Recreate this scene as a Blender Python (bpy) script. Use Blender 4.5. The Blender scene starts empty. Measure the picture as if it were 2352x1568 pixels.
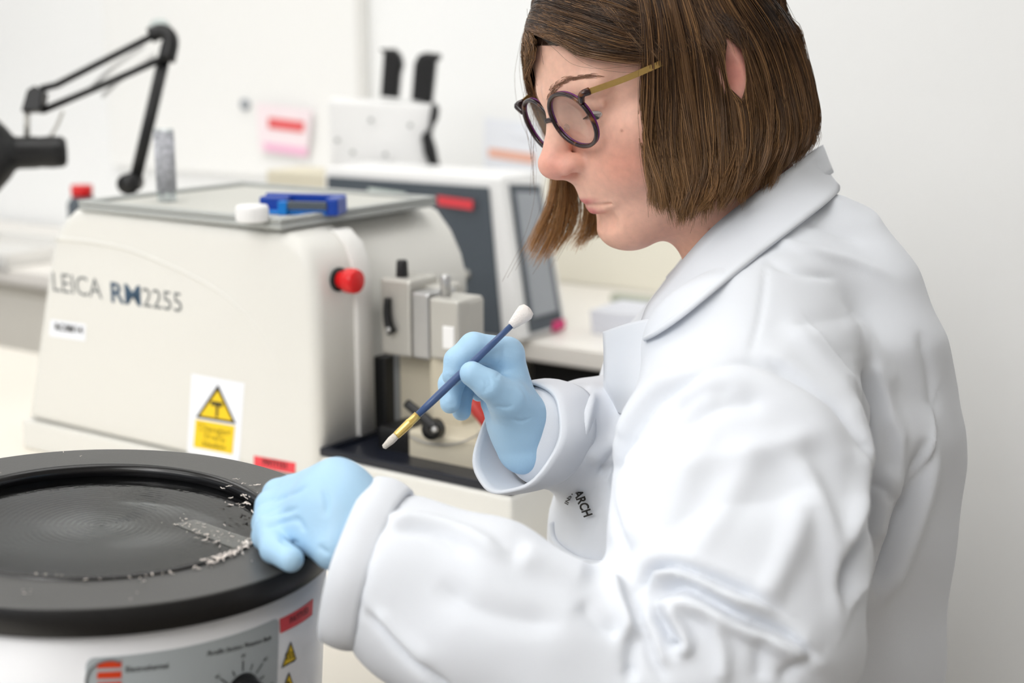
import bpy, bmesh, math, random
import numpy as np
from mathutils import Vector
rng = np.random.default_rng(7)
random.seed(7)
scene = bpy.context.scene
COL = scene.collection

# ------------------------------------------------------------------ camera
PX_W, PX_H = 2352.0, 1568.0
LENS = 50.0
FPX = PX_W * LENS / 36.0
CAM_H = 1.20
PITCH = math.radians(12.0)
CAM = np.array([0.0, 0.0, CAM_H])
C_R = np.array([1.0, 0, 0])
C_F = np.array([0, math.cos(PITCH), -math.sin(PITCH)])
C_U = np.array([0, math.sin(PITCH), math.cos(PITCH)])
cd = bpy.data.cameras.new('camera'); cam = bpy.data.objects.new('camera', cd); COL.objects.link(cam)
cam.location = CAM; cam.rotation_euler = (math.pi / 2 - PITCH, 0, 0)
cd.lens = LENS; cd.sensor_width = 36.0; cd.sensor_fit = 'HORIZONTAL'; cd.clip_start = 0.05
cd.dof.use_dof = True; cd.dof.focus_distance = 1.06; cd.dof.aperture_fstop = 4.0
scene.camera = cam

# ------------------------------------------------------------------ world, exposure
vs = scene.view_settings
vs.view_transform = 'Standard'; vs.look = 'None'; vs.gamma = 1.0; vs.use_curve_mapping = False
vs.exposure = EXPOSURE = 0.43
w = bpy.data.worlds.new('world'); scene.world = w; w.use_nodes = True
bg = w.node_tree.nodes['Background']
bg.inputs[0].default_value = (0.93, 0.96, 1.0, 1); bg.inputs[1].default_value = 0.60

def P(u, v, Z):
    return CAM + Z * (C_F + C_R * ((u - PX_W / 2) / FPX) - C_U * ((v - PX_H / 2) / FPX))
def proj(p):
    q = np.asarray(p) - CAM; z = q @ C_F
    return PX_W / 2 + FPX * (q @ C_R) / z, PX_H / 2 - FPX * (q @ C_U) / z, z
def on_z(u, v, z):
    d = P(u, v, 1) - CAM; return CAM + d * ((z - CAM_H) / d[2])
def on_plane(u, v, o, n):
    d = P(u, v, 1) - CAM; return CAM + d * (((o - CAM) @ n) / (d @ n))
UP = np.array([0, 0, 1.0])
AL = math.radians(34)
D1 = np.array([math.cos(AL), -math.sin(AL), 0])     # along the benches, to the right and nearer
D2 = np.array([math.sin(AL), math.cos(AL), 0])      # across the benches, away
def RM(s, t, z):
    return D1 * s + D2 * t + UP * z

# ------------------------------------------------------------------ materials
def srgb(r, g, b):
    def f(c):
        c /= 255.0
        return c / 12.92 if c <= 0.04045 else ((c + 0.055) / 1.055) ** 2.4
    return (f(r), f(g), f(b), 1.0)
def mat(name, col, rough=0.5, metal=0.0, noise=0.0, nscale=30.0, bump=0.0, bscale=200.0, spec=0.5, sss=0.0, trans=0.0, ior=1.45, coat=0.0, emit=None, alpha=1.0):
    m = bpy.data.materials.new(name); m.use_nodes = True
    nt = m.node_tree; b = nt.nodes['Principled BSDF']
    b.inputs['Base Color'].default_value = col; b.inputs['Roughness'].default_value = rough
    b.inputs['Metallic'].default_value = metal; b.inputs['Specular IOR Level'].default_value = spec
    b.inputs['IOR'].default_value = ior; b.inputs['Transmission Weight'].default_value = trans
    b.inputs['Coat Weight'].default_value = coat; b.inputs['Alpha'].default_value = alpha
    if sss: b.inputs['Subsurface Weight'].default_value = sss; b.inputs['Subsurface Radius'].default_value = (0.010, 0.004, 0.002); b.inputs['Subsurface Scale'].default_value = 1.0
    if emit: b.inputs['Emission Color'].default_value = emit[0]; b.inputs['Emission Strength'].default_value = emit[1]
    tc = nt.nodes.new('ShaderNodeTexCoord')
    if noise > 0:
        n = nt.nodes.new('ShaderNodeTexNoise'); n.inputs['Scale'].default_value = nscale; n.inputs['Detail'].default_value = 4
        nt.links.new(tc.outputs['Object'], n.inputs['Vector'])
        mx = nt.nodes.new('ShaderNodeMix'); mx.data_type = 'RGBA'; mx.blend_type = 'MULTIPLY'
        rp = nt.nodes.new('ShaderNodeMapRange'); rp.inputs['To Min'].default_value = 1 - noise; rp.inputs['To Max'].default_value = 1 + noise * 0.3
        nt.links.new(n.outputs['Fac'], rp.inputs['Value']); nt.links.new(rp.outputs['Result'], mx.inputs['B'])
        mx.inputs['Factor'].default_value = 1.0; mx.inputs['A'].default_value = col
        nt.links.new(mx.outputs['Result'], b.inputs['Base Color'])
    if bump > 0:
        n2 = nt.nodes.new('ShaderNodeTexNoise'); n2.inputs['Scale'].default_value = bscale; n2.inputs['Detail'].default_value = 3
        nt.links.new(tc.outputs['Object'], n2.inputs['Vector'])
        bp = nt.nodes.new('ShaderNodeBump'); bp.inputs['Strength'].default_value = bump; bp.inputs['Distance'].default_value = 0.002
        nt.links.new(n2.outputs['Fac'], bp.inputs['Height']); nt.links.new(bp.outputs['Normal'], b.inputs['Normal'])
    return m
def clear_mat(name, tint, gloss, rough):
    m = bpy.data.materials.new(name); m.use_nodes = True; nt = m.node_tree; nt.nodes.remove(nt.nodes['Principled BSDF'])
    t = nt.nodes.new('ShaderNodeBsdfTransparent'); t.inputs[0].default_value = tint
    g = nt.nodes.new('ShaderNodeBsdfGlossy'); g.inputs['Roughness'].default_value = rough
    f = nt.nodes.new('ShaderNodeValue'); f.outputs[0].default_value = gloss
    x = nt.nodes.new('ShaderNodeMixShader'); nt.links.new(f.outputs[0], x.inputs[0]); nt.links.new(t.outputs[0], x.inputs[1]); nt.links.new(g.outputs[0], x.inputs[2])
    nt.links.new(x.outputs[0], nt.nodes['Material Output'].inputs['Surface']); return m
M = {}
M['wall'] = mat('wall_paint', srgb(250, 251, 251), 0.85, noise=0.02, nscale=6, bump=0.05)
M['cream_wall'] = mat('cream_upstand', srgb(236, 232, 218), 0.6, noise=0.02)
M['ceiling'] = mat('ceiling_paint', srgb(245, 245, 242), 0.9, noise=0.02)
M['floor'] = mat('grey_vinyl', srgb(122, 112, 100), 0.5, noise=0.1, nscale=40)
M['bench'] = mat('cream_laminate', srgb(240, 234, 222), 0.35, noise=0.02, nscale=12)
M['rear_bench'] = mat('white_laminate', srgb(244, 240, 234), 0.4, noise=0.02, nscale=12)
M['drawer'] = mat('cream_drawer', srgb(242, 238, 228), 0.5, noise=0.02)
M['black'] = mat('black_plastic', (0.008, 0.008, 0.009, 1), 0.4, noise=0.1)
M['black_matte'] = mat('black_matte', (0.006, 0.006, 0.006, 1), 0.8, noise=0.1)
M['casing'] = mat('offwhite_casing', srgb(227, 226, 221), 0.45, noise=0.02, nscale=8, bump=0.05, bscale=600)
M['casing_light'] = mat('pale_casing_strip', srgb(232, 231, 228), 0.4, noise=0.02)
M['casing_warm'] = mat('warm_casing', srgb(206, 198, 178), 0.5, noise=0.05)
M['plate'] = mat('grey_top_plate', srgb(172, 175, 173), 0.5, noise=0.04)
M['plate_in'] = mat('pale_top_inlay', srgb(196, 196, 190), 0.6, noise=0.03)
M['navy'] = mat('dark_navy_tray', srgb(22, 26, 38), 0.3, noise=0.1)
M['steel'] = mat('brushed_steel', srgb(190, 190, 190), 0.35, 0.9, noise=0.08, nscale=80)
M['alu'] = mat('matte_aluminium', srgb(196, 194, 188), 0.45, 0.55, noise=0.05)
M['red'] = mat('red_plastic', srgb(214, 22, 26), 0.3, noise=0.03)
M['red_label'] = mat('red_tape', srgb(234, 70, 80), 0.5, noise=0.06, nscale=200)
M['red_dark'] = mat('dark_red_lever', srgb(176, 50, 44), 0.4, noise=0.05)
M['white'] = mat('white_plastic', srgb(244, 244, 244), 0.4, noise=0.02)
M['paper'] = mat('white_paper', srgb(240, 243, 250), 0.7, noise=0.01)
M['yellow'] = mat('warning_yellow', srgb(246, 208, 20), 0.5, noise=0.04, nscale=90)
M['ink'] = mat('black_ink', srgb(36, 34, 34), 0.6, noise=0.05)
M['ink_grey'] = mat('grey_ink', srgb(118, 122, 124), 0.6, noise=0.03)
M['ink_blue'] = mat('slate_blue_ink', srgb(58, 84, 108), 0.6, noise=0.03)
M['blue'] = mat('blue_plastic', srgb(8, 62, 160), 0.3, noise=0.05)
M['blue2'] = mat('bright_blue_plastic', srgb(10, 120, 205), 0.3, noise=0.05)
M['slate'] = mat('slate_panel', srgb(78, 86, 94), 0.5, noise=0.03)
M['grey_pale'] = mat('pale_grey_panel', srgb(160, 165, 172), 0.4, noise=0.03)
M['beige'] = mat('beige_box', srgb(226, 219, 198), 0.6, noise=0.03)
M['pink'] = mat('magenta_plastic', srgb(214, 60, 120), 0.5, noise=0.04)

# ------------------------------------------------------------------ mesh helpers
ORG = {}
def empty(name, loc, label, cat, group=None):
    o = bpy.data.objects.new(name, None); COL.objects.link(o); o.location = loc; o.empty_display_size = 0.05
    ORG[o] = np.array(loc, float); o['label'] = label; o['category'] = cat
    if group: o['group'] = group
    return o
def mk(name, VF, m, parent=None, smooth=False, label=None, cat=None, kind=None, group=None, recalc=True, loc=None):
    V, F = VF
    V = np.asarray(V, float).reshape(-1, 3)
    if parent is not None: org = ORG[parent]
    elif loc is not None: org = np.array(loc, float)
    else:
        org = np.array([(V[:, 0].min() + V[:, 0].max()) / 2, (V[:, 1].min() + V[:, 1].max()) / 2, V[:, 2].min()])
    me = bpy.data.meshes.new(name)
    me.from_pydata((V - org).tolist(), [], [list(f) for f in F] if not isinstance(F, np.ndarray) else F.tolist())
    if recalc:
        bm = bmesh.new(); bm.from_mesh(me); bmesh.ops.recalc_face_normals(bm, faces=bm.faces); bm.to_mesh(me); bm.free()
    if smooth:
        me.polygons.foreach_set('use_smooth', [True] * len(me.polygons))
    me.update()
    o = bpy.data.objects.new(name, me); COL.objects.link(o); ORG[o] = org
    if isinstance(m, str): m = M[m]
    me.materials.append(m)
    if parent is not None: o.parent = parent
    else: o.location = org
    if label: o['label'] = label
    if cat: o['category'] = cat
    if kind: o['kind'] = kind
    if group: o['group'] = group
    return o
def join(*parts):
    V = []; F = []; n = 0
    for v, f in parts:
        v = np.asarray(v, float).reshape(-1, 3); V.append(v); F += [tuple(int(i) + n for i in q) for q in f]; n += len(v)
    return np.concatenate(V), F
def from_bm(bm):
    bm.verts.index_update()
    V = np.array([v.co[:] for v in bm.verts]); F = [tuple(v.index for v in f.verts) for f in bm.faces]; bm.free(); return V, F
def frame_map(V, o, ax):
    V = np.asarray(V, float); return o + V @ np.array(ax)
def box(o, ax, lo, hi, bev=0.0, seg=2):
    """box lo..hi in the frame o, ax (rows)."""
    bm = bmesh.new(); bmesh.ops.create_cube(bm, size=1.0)
    lo = np.array(lo, float); hi = np.array(hi, float)
    for v in bm.verts: v.co = Vector((lo + hi) / 2 + np.array(v.co[:]) * (hi - lo))
    if bev > 0: bmesh.ops.bevel(bm, geom=bm.edges[:], offset=bev, segments=seg, profile=0.5, affect='EDGES')
    V, F = from_bm(bm); return frame_map(V, np.asarray(o, float), ax), F
def prism(o, ax, poly, h0, h1, bev=0.0, seg=3, bevsel=None):
    """polygon in axes 0/1, extruded along axis 2 from h0 to h1."""
    bm = bmesh.new()
    a = [bm.verts.new((p[0], p[1], h0)) for p in poly]; b = [bm.verts.new((p[0], p[1], h1)) for p in poly]
    bm.faces.new(a); bm.faces.new(b); n = len(poly)
    for i in range(n): bm.faces.new((a[i], a[(i + 1) % n], b[(i + 1) % n], b[i]))
    bmesh.ops.recalc_face_normals(bm, faces=bm.faces)
    if bev > 0:
        E = [e for e in bm.edges if abs(e.verts[0].co.z - e.verts[1].co.z) < 1e-9 and (bevsel is None or abs(e.verts[0].co.z - bevsel) < 1e-9)]
        bmesh.ops.bevel(bm, geom=E, offset=bev, segments=seg, profile=0.5, affect='EDGES')
    V, F = from_bm(bm); return frame_map(V, np.asarray(o, float), ax), F
def tube(pts, rad, n=10, cap=True, flat=None):
    pts = np.asarray(pts, float); k = len(pts); rad = np.broadcast_to(np.asarray(rad, float), (k,))
    T = np.gradient(pts, axis=0); T /= np.linalg.norm(T, axis=1)[:, None] + 1e-12
    ref = UP if abs(T[0] @ UP) < 0.9 else np.array([1.0, 0, 0])
    V = []; N = np.cross(T[0], ref); N /= np.linalg.norm(N)
    for i in range(k):
        N = N - T[i] * (N @ T[i]); N /= np.linalg.norm(N); B = np.cross(T[i], N)
        for j in range(n):
            a = 2 * math.pi * j / n
            V.append(pts[i] + rad[i] * (math.cos(a) * N + math.sin(a) * B * (flat or 1.0)))
    F = []
    for i in range(k - 1):
        for j in range(n): F.append((i * n + j, i * n + (j + 1) % n, (i + 1) * n + (j + 1) % n, (i + 1) * n + j))
    if cap: F.append(tuple(range(n))[::-1]); F.append(tuple((k - 1) * n + j for j in range(n)))
    return np.array(V), F
def lathe(o, prof, n=48, axis=None, x=None):
    """profile (r, h) turned about axis through o."""
    axis = UP if axis is None else np.asarray(axis, float) / np.linalg.norm(axis)
    x = (np.array([1.0, 0, 0]) if abs(axis[0]) < 0.9 else np.array([0, 1.0, 0])) if x is None else x
    x = x - axis * (x @ axis); x /= np.linalg.norm(x); y = np.cross(axis, x)
    V = []; idx = []
    for r, h in prof:
        if r < 1e-7: idx.append([len(V)] * n); V.append(o + axis * h)
        else:
            idx.append(list(range(len(V), len(V) + n)))
            for j in range(n):
                a = 2 * math.pi * j / n; V.append(o + axis * h + r * (math.cos(a) * x + math.sin(a) * y))
    F = []
    for i in range(len(prof) - 1):
        A, B = idx[i], idx[i + 1]
        for j in range(n):
            q = [A[j], A[(j + 1) % n], B[(j + 1) % n], B[j]]
            q2 = []
            for e in q:
                if e not in q2: q2.append(e)
            if len(q2) > 2: F.append(tuple(q2))
    return np.array(V), F
def catmull(pts, n):
    pts = np.asarray(pts, float)
    if len(pts) == 2: return pts[0] + (pts[1] - pts[0]) * np.linspace(0, 1, n)[:, None]
    p = np.vstack([2 * pts[0] - pts[1], pts, 2 * pts[-1] - pts[-2]]); k = len(pts) - 1
    t = np.linspace(0, k, n); i = np.minimum(t.astype(int), k - 1); f = (t - i)[:, None]
    a, b, c, d = p[i], p[i + 1], p[i + 2], p[i + 3]
    return 0.5 * (2 * b + (c - a) * f + (2 * a - 5 * b + 4 * c - d) * f ** 2 + (3 * b - a - 3 * c + d) * f ** 3)
def text2d(s, size=1.0, bold=0.0, shear=0.0):
    """flat outline text as triangles, returns V (n,2), F, width."""
    cu = bpy.data.curves.new('t', 'FONT'); cu.body = s; cu.size = size; cu.offset = bold * size; cu.shear = shear; cu.resolution_u = 3
    ob = bpy.data.objects.new('t', cu); COL.objects.link(ob)
    dg = bpy.context.evaluated_depsgraph_get(); me = bpy.data.meshes.new_from_object(ob.evaluated_get(dg))
    V = np.array([v.co[:] for v in me.vertices])[:, :2]; F = [tuple(p.vertices) for p in me.polygons]
    bpy.data.objects.remove(ob); bpy.data.curves.remove(cu); bpy.data.meshes.remove(me)
    return V, F, V[:, 0].max()
def text_on(s, o, x, y, size, width=None, bold=0.0, shear=0.0, lift=0.0):
    V, F, wd = text2d(s, size, bold, shear)
    k = 1.0 if width is None else width / wd
    n = np.cross(x, y); n = n / np.linalg.norm(n)
    return o + np.outer(V[:, 0] * k, x) + np.outer(V[:, 1], y) + n * lift, F

# ------------------------------------------------------------------ room
BZ = 0.75        # rear bench
FZ = 0.705       # front bench
def struct(name, VF, m, parent=None): return mk(name, VF, m, parent, kind=None if parent else 'structure')
AX = np.array([D1, D2, UP])
Z0 = np.zeros(3)
struct('floor', box(Z0, AX, (-8, -8, -0.05), (8.0, 2.35, 0.0)), 'floor')
wall = struct('wall_back', box(Z0, AX, (-5, 2.27, 0.0), (3.0, 2.37, 2.7)), 'wall')
mk('upstand', box(Z0, AX, (-1.45, 2.255, BZ), (-.71, 2.27, BZ + 0.20), 0.002), 'cream_wall', wall)
struct('unseen_wall_right', box(Z0, AX, (0.62, -3.0, 0.0), (0.72, 1.62, 2.7)), mat('beige_wall_paint', srgb(172, 168, 162), 0.85, noise=0.03, nscale=6))  # unseen wall, added to block ambient light and darken the right side
struct('wall_alcove', box(Z0, AX, (-0.707, 1.62, 0.0), (3.0, 2.27, 2.7)), 'wall')
struct('ceiling', box(Z0, AX, (-5, -3.2, 2.7), (3.0, 2.37, 2.75)), 'ceiling')
# unseen ceiling panels; those behind the camera are added fill for bounced flash
def lum(name, s, t, power, label):
    e = empty(name, RM(s, t, 2.64), label, 'ceiling light', 'ceiling light panels')
    mk('frame', join(box(Z0, AX, (s - .62, t - .62, 2.64), (s + .62, t - .60, 2.70)), box(Z0, AX, (s - .62, t + .60, 2.64), (s + .62, t + .62, 2.70)),
                     box(Z0, AX, (s - .62, t - .60, 2.64), (s - .60, t + .60, 2.70)), box(Z0, AX, (s + .60, t - .60, 2.64), (s + .62, t + .60, 2.70))), 'white', e)
    mk('diffuser', box(Z0, AX, (s - .60, t - .60, 2.65), (s + .60, t + .60, 2.66)), mat('diffuser', srgb(250, 250, 250), 0.5, emit=((1, 0.995, 0.98, 1), power)), e)
LUM = 2.7
for k, (s, t) in enumerate([(-2.6, 1.2), (-0.9, 1.2), (-2.6, -0.7), (-1.0, -0.6), (-0.1, -1.4), (-1.4, -2.2), (0.0, -2.7)]):
    lum('unseen_light_panel', s, t, LUM * (0.8 if k < 4 else 1.7), ['square ceiling light panel above the rear left bench', 'square ceiling light panel above the microtome', 'square ceiling light panel above the left of the flotation bath', 'square ceiling light panel above the near end of the lab bench', 'added fill light panel behind the camera beside the unseen right wall', 'added fill light panel well behind the camera to the left', 'added fill light panel farthest behind the camera'][k])

# front bench
fb = empty('lab_bench', RM(-1.5, 0.8, 0.0), 'cream laminate lab bench carrying the flotation bath and microtome', 'bench')
mk('worktop', box(Z0, AX, (-2.9, 0.05, FZ - 0.03), (-0.612, 1.43, FZ), 0.003), 'bench', fb)
for s, t in [(-2.85, .1), (-2.85, 1.35), (-0.72, .1), (-0.72, 1.35)]:
    mk('leg', box(Z0, AX, (s, t, 0), (s + .05, t + .05, FZ - 0.03), 0.004), 'plate', fb)
# rear bench with drawers
rb = empty('rear_bench', RM(-1.5, 2.0, 0.0), 'long white lab bench against the back wall with cream drawers', 'bench')
mk('worktop', box(Z0, AX, (-4.5, 1.77, BZ - 0.03), (-.71, 2.255, BZ), 0.003), 'rear_bench', rb)
mk('knee_space_dark', box(Z0, AX, (-1.19, 1.82, 0.02), (-.71, 1.84, BZ - 0.03)), 'black_matte', rb)  # black sheet standing in for the dark opening under the worktop
for k in range(4):
    s0 = -4.4 + k * 0.8
    c = mk('drawer_cabinet', box(Z0, AX, (s0, 1.82, 0.05), (s0 + 0.78, 2.25, BZ - 0.035)), 'drawer', rb)
    for j, (z0, z1) in enumerate([(0.53, 0.69), (0.30, 0.52), (0.06, 0.29)]):
        d_ = mk('drawer', box(Z0, AX, (s0 + .01, 1.80, z0), (s0 + .77, 1.82, z1), 0.003), 'drawer', c)
# ------------------------------------------------------------------ flotation bath
BTILT = math.radians(3.5); BN = np.array([math.sin(BTILT), 0, math.cos(BTILT)])        # the bath sits a little askew
BTOP = 0.175; BC = np.array([-0.272, 0.895, 0.8917]) - BN * BTOP
B3 = np.array([[math.cos(BTILT), 0, math.sin(BTILT)], [0, 1, 0], [-math.sin(BTILT), 0, math.cos(BTILT)]])
def on_b(u, v, z):
    """pixel on a level of the bath, in the bath's own upright frame."""
    o = (CAM - BC) @ B3; d = (P(u, v, 1) - CAM) @ B3; return BC + o + d * ((z - BC[2] - o[2]) / d[2])
M['bath_rim'] = mat('dark_anodised_rim', srgb(76, 76, 75), 0.36, noise=0.12, nscale=25, bump=0.06, bscale=900)
M['bath_black'] = mat('black_basin', (0.006, 0.006, 0.007, 1), 0.22, noise=0.1)
M['bath_body'] = mat('white_enamel', srgb(236, 237, 240), 0.3, noise=0.02)
M['bath_panel'] = mat('grey_fascia', srgb(176, 184, 188), 0.45, noise=0.03)
M['orange'] = mat('orange_print', srgb(214, 64, 22), 0.5, noise=0.03)
bath = empty('flotation_bath', BC, 'round white section flotation bath with wide black rim and water', 'water bath')
bath.rotation_euler = (0, BTILT, 0)
zt = BTOP
mk('body', lathe(BC, [(0.0, 0.004), (0.146, 0.004), (0.149, 0.008), (0.1495, zt - 0.018), (0.144, zt - 0.016)], 96), 'bath_body', bath, True)
rim = mk('rim', lathe(BC, [(0.144, zt - 0.0175), (0.1535, zt - 0.0175), (0.155, zt - 0.016), (0.155, zt - 0.0012), (0.1538, zt), (0.1135, zt)], 128), 'bath_rim', bath, False)
band = mk('rim_band', lathe(BC, [(0.1535, zt - 0.0178), (0.1555, zt - 0.0165), (0.1557, zt - 0.0028), (0.1548, zt - 0.0006)], 128), 'black', bath, True)
mk('rolled_lip', lathe(BC, [(0.1136, zt), (0.1130, zt + 0.0012), (0.1110, zt + 0.0020), (0.1085, zt + 0.0014), (0.1068, zt - 0.001), (0.1062, zt - 0.004), (0.1075, zt - 0.007)], 128), 'bath_black', bath, True)
mk('basin', lathe(BC, [(0.1075, zt - 0.006), (0.107, zt - 0.05), (0.100, zt - 0.062), (0.0, zt - 0.062)], 96), 'bath_black', bath, True)
# water with ripples as geometry
ZW = BC[2] + zt - 0.0065
rc = on_b(232, 1205, ZW)
nr, na = 90, 220
R_ = np.linspace(0, 0.1072, nr); A_ = np.linspace(0, 2 * math.pi, na, endpoint=False)
rr, aa = np.meshgrid(R_, A_, indexing='ij')
wx = BC[0] + rr * np.cos(aa); wy = BC[1] + rr * np.sin(aa)
dist = np.hypot(wx - rc[0], wy - rc[1])
wz = ZW + 0.00030 * np.sin(dist / 0.0042 * 2 * math.pi) * np.exp(-dist / 0.03)
Vw = np.stack([wx, wy, wz], -1).reshape(-1, 3)
Fw = [(i * na + j, (i + 1) * na + j, (i + 1) * na + (j + 1) % na, i * na + (j + 1) % na) for i in range(1, nr - 1) for j in range(na)]
Fw += [(0, na + j, na + (j + 1) % na) for j in range(na)]
M['water'] = mat('bath_water', (0.9, 0.95, 0.95, 1), 0.03, trans=1.0, ior=1.33, bump=0.0)
nt = M['water'].node_tree; b_ = nt.nodes['Principled BSDF']
tc = nt.nodes.new('ShaderNodeTexCoord'); n1 = nt.nodes.new('ShaderNodeTexNoise'); n1.inputs['Scale'].default_value = 260; n1.inputs['Detail'].default_value = 2
n2 = nt.nodes.new('ShaderNodeTexNoise'); n2.inputs['Scale'].default_value = 14
mx = nt.nodes.new('ShaderNodeMath'); mx.operation = 'MULTIPLY'
bp = nt.nodes.new('ShaderNodeBump'); bp.inputs['Strength'].default_value = 0.16; bp.inputs['Distance'].default_value = 0.001
nt.links.new(tc.outputs['Object'], n1.inputs['Vector']); nt.links.new(tc.outputs['Object'], n2.inputs['Vector'])
nt.links.new(n1.outputs['Fac'], mx.inputs[0]); nt.links.new(n2.outputs['Fac'], mx.inputs[1])
nt.links.new(mx.outputs[0], bp.inputs['Height']); nt.links.new(bp.outputs['Normal'], b_.inputs['Normal'])
mk('water', (Vw, Fw), M['water'], bath, True, label='still dark water with faint rings', recalc=False)
# things drawn on the wall of the bath: layout in angle and height
RC = 0.1500
def cyl(u, v, r=RC):
    d = (P(u, v, 1) - CAM) @ B3; o = (CAM - BC) @ B3
    a = d[0] ** 2 + d[1] ** 2; b = o[0] * d[0] + o[1] * d[1]; c = o[0] ** 2 + o[1] ** 2 - r * r
    t = (-b - math.sqrt(max(b * b - a * c, 0))) / a; p = o + t * d
    return math.atan2(p[1], p[0]), p[2]
def cylmap(th, z, r): 
    th = np.asarray(th); return np.stack([BC[0] + r * np.cos(th), BC[1] + r * np.sin(th), BC[2] + np.asarray(z)], -1)
def cyl_poly(pts, r, sub=1):
    """flat polygon given in (theta, z), laid on the wall, as fan of thin slices."""
    bm = bmesh.new(); bm.faces.new([bm.verts.new((p[0] * RC, p[1], 0)) for p in pts])
    xs = [p[0] * RC for p in pts]
    x = min(xs) + 0.004
    while x < max(xs):
        bmesh.ops.bisect_plane(bm, geom=bm.verts[:] + bm.edges[:] + bm.faces[:], plane_co=(x, 0, 0), plane_no=(1, 0, 0)); x += 0.004
    bmesh.ops.triangulate(bm, faces=bm.faces[:])
    V, F = from_bm(bm); return cylmap(V[:, 0] / RC, V[:, 1], r), F
def cyl_px(pxs, r): return cyl_poly([cyl(u, v) for u, v in pxs], r)
def cyl_text(s, u0, v0, u1, v1, hpx, r, bold=0.0, shear=0.0):
    (t0, z0), (t1, z1) = cyl(u0, v0), cyl(u1, v1); h = hpx * 0.75 / FPX
    V, F, wd = text2d(s, h, bold, shear); k = (t1 - t0) / wd
    return cylmap(t0 + V[:, 0] * k, z0 + V[:, 1] + (z1 - z0) * V[:, 0] / wd, r), F
tl, tr = cyl(197, 1500), cyl(641, 1416)
zp = tr[1]
def rrect(t0, t1, z0, z1, rad):
    out = []
    for cx, cz, a0 in [(t1 - rad / RC, z1 - rad, 0), (t0 + rad / RC, z1 - rad, 90), (t0 + rad / RC, z0 + rad, 180), (t1 - rad / RC, z0 + rad, 270)]:
        for k in range(5):
            a = math.radians(a0 + 22.5 * k); out.append((cx + rad * math.cos(a) / RC, cz + rad * math.sin(a)))
    return out
panel = mk('control_panel', cyl_poly(rrect(tl[0], tr[0], 0.03, zp, 0.005), 0.15), 'bath_panel', bath, False)
mk('lettering', cyl_text('Paraffin Section Flotation Bath', 474, 1506, 622, 1468, 19, 0.1503, 0.008, 0.25), 'ink', panel)
mk('lettering', cyl_text('Electrothermal', 288, 1543, 386, 1533, 21, 0.1503, 0.012), 'ink', panel)
for k in range(3):
    v = 1524 + k * 24
    mk('logo_bar', cyl_px([(224, v - 5), (279, v - 8), (279, v + 8), (222, v + 10)], 0.1503), 'orange', panel)
t0, z0 = cyl(250, 1562)
arc = [(t0 + 0.0125 * math.cos(a) / RC, z0 + 0.0125 * math.sin(a)) for a in np.radians(np.linspace(60, 210, 20))]
mk('logo_ring', tube(cylmap([p[0] for p in arc], [p[1] for p in arc], 0.1503), 0.0007, 6), 'ink_grey', panel)
# dial
tk, zk = cyl(556, 1592)
kc = cylmap(tk, zk, 0.15); kn = np.array([math.cos(tk), math.sin(tk), 0])
ky = UP; kx = np.cross(ky, kn)
knob = mk('dial_knob', lathe(kc, [(0, 0.016), (0.0095, 0.016), (0.0105, 0.0145), (0.0112, 0.003), (0.013, 0.0), (0.0, -0.001)], 40, kn), 'black', bath, True)
mk('pointer', box(kc, [kx * .85 + ky * -.5, kx * .5 + ky * .85, kn], (-.0006, .001, .016), (.0006, .0095, .0166)), 'white', knob)
for k in range(9):
    a = math.radians(90 + (k - 4) * 24); L = 0.0215 if k % 2 == 0 else 0.0185
    p0, p1 = [(tk + r_ * math.cos(a) / RC, zk + r_ * math.sin(a)) for r_ in (0.0145, L)]
    dx = (-math.sin(a) * 0.0004 / RC, math.cos(a) * 0.0004)
    mk('scale_tick', (cylmap([p0[0] - dx[0], p1[0] - dx[0], p1[0] + dx[0], p0[0] + dx[0]], [p0[1] - dx[1], p1[1] - dx[1], p1[1] + dx[1], p0[1] + dx[1]], 0.1503), [(0, 1, 2, 3)]), 'ink', panel)
    if k % 2 == 0:
        V, F, wd = text2d(['70', '60', '50', '40', '30'][k // 2], 0.0035); q = (tk + 0.0245 * math.cos(a) / RC, zk + 0.0245 * math.sin(a))
        mk('scale_number', (cylmap(q[0] + (V[:, 0] - wd / 2) / RC, q[1] + V[:, 1] - 0.0012, 0.1503), F), 'ink', panel)
tape = mk('asset_tape', cyl_px([(642, 1421), (719, 1374), (717, 1411), (644, 1454)], 0.1501), 'red_label', bath, label='red tape reading PAT7153')
mk('lettering', cyl_text('PAT7153', 664, 1432, 706, 1406, 25, 0.1505, 0.012), mat('dark_red_ink', srgb(84, 20, 26), 0.6, noise=0.05), tape)
def warn(ap, bl, br, kind_):
    t = mk('warning_triangle', cyl_px([ap, bl, br], 0.1501), 'ink', bath, label='yellow warning triangle sticker')
    c = np.mean([ap, bl, br], 0)
    q = [tuple(c + (np.array(p) - c) * 0.78) for p in (ap, bl, br)]
    mk('yellow_field', cyl_px(q, 0.1503), 'yellow', t)
    if kind_ == 0:
        for k in range(3):
            uu = c[0] - 8 + k * 7; pts = [cyl(uu + 2 * math.sin(j * 1.6) , c[1] + 8 - j * 3.6 - k * 2) for j in range(6)]
            mk('heat_wave', tube(cylmap([p[0] for p in pts], [p[1] for p in pts], 0.1505), 0.00035, 5), 'ink', t)
        mk('hot_bar', cyl_px([(c[0] - 10, c[1] + 17), (c[0] + 11, c[1] + 8), (c[0] + 11, c[1] + 11), (c[0] - 10, c[1] + 20)], 0.1505), 'ink', t)
    else:
        mk('exclamation', cyl_px([(c[0] - 3, c[1] - 12), (c[0] + 3, c[1] - 14), (c[0] + 1.5, c[1] + 8), (c[0] - 1.5, c[1] + 9)], 0.1505), 'ink', t)
warn((668, 1472), (646, 1535), (681, 1513), 0)
warn((664, 1542), (642, 1604), (678, 1584), 1)
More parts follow.
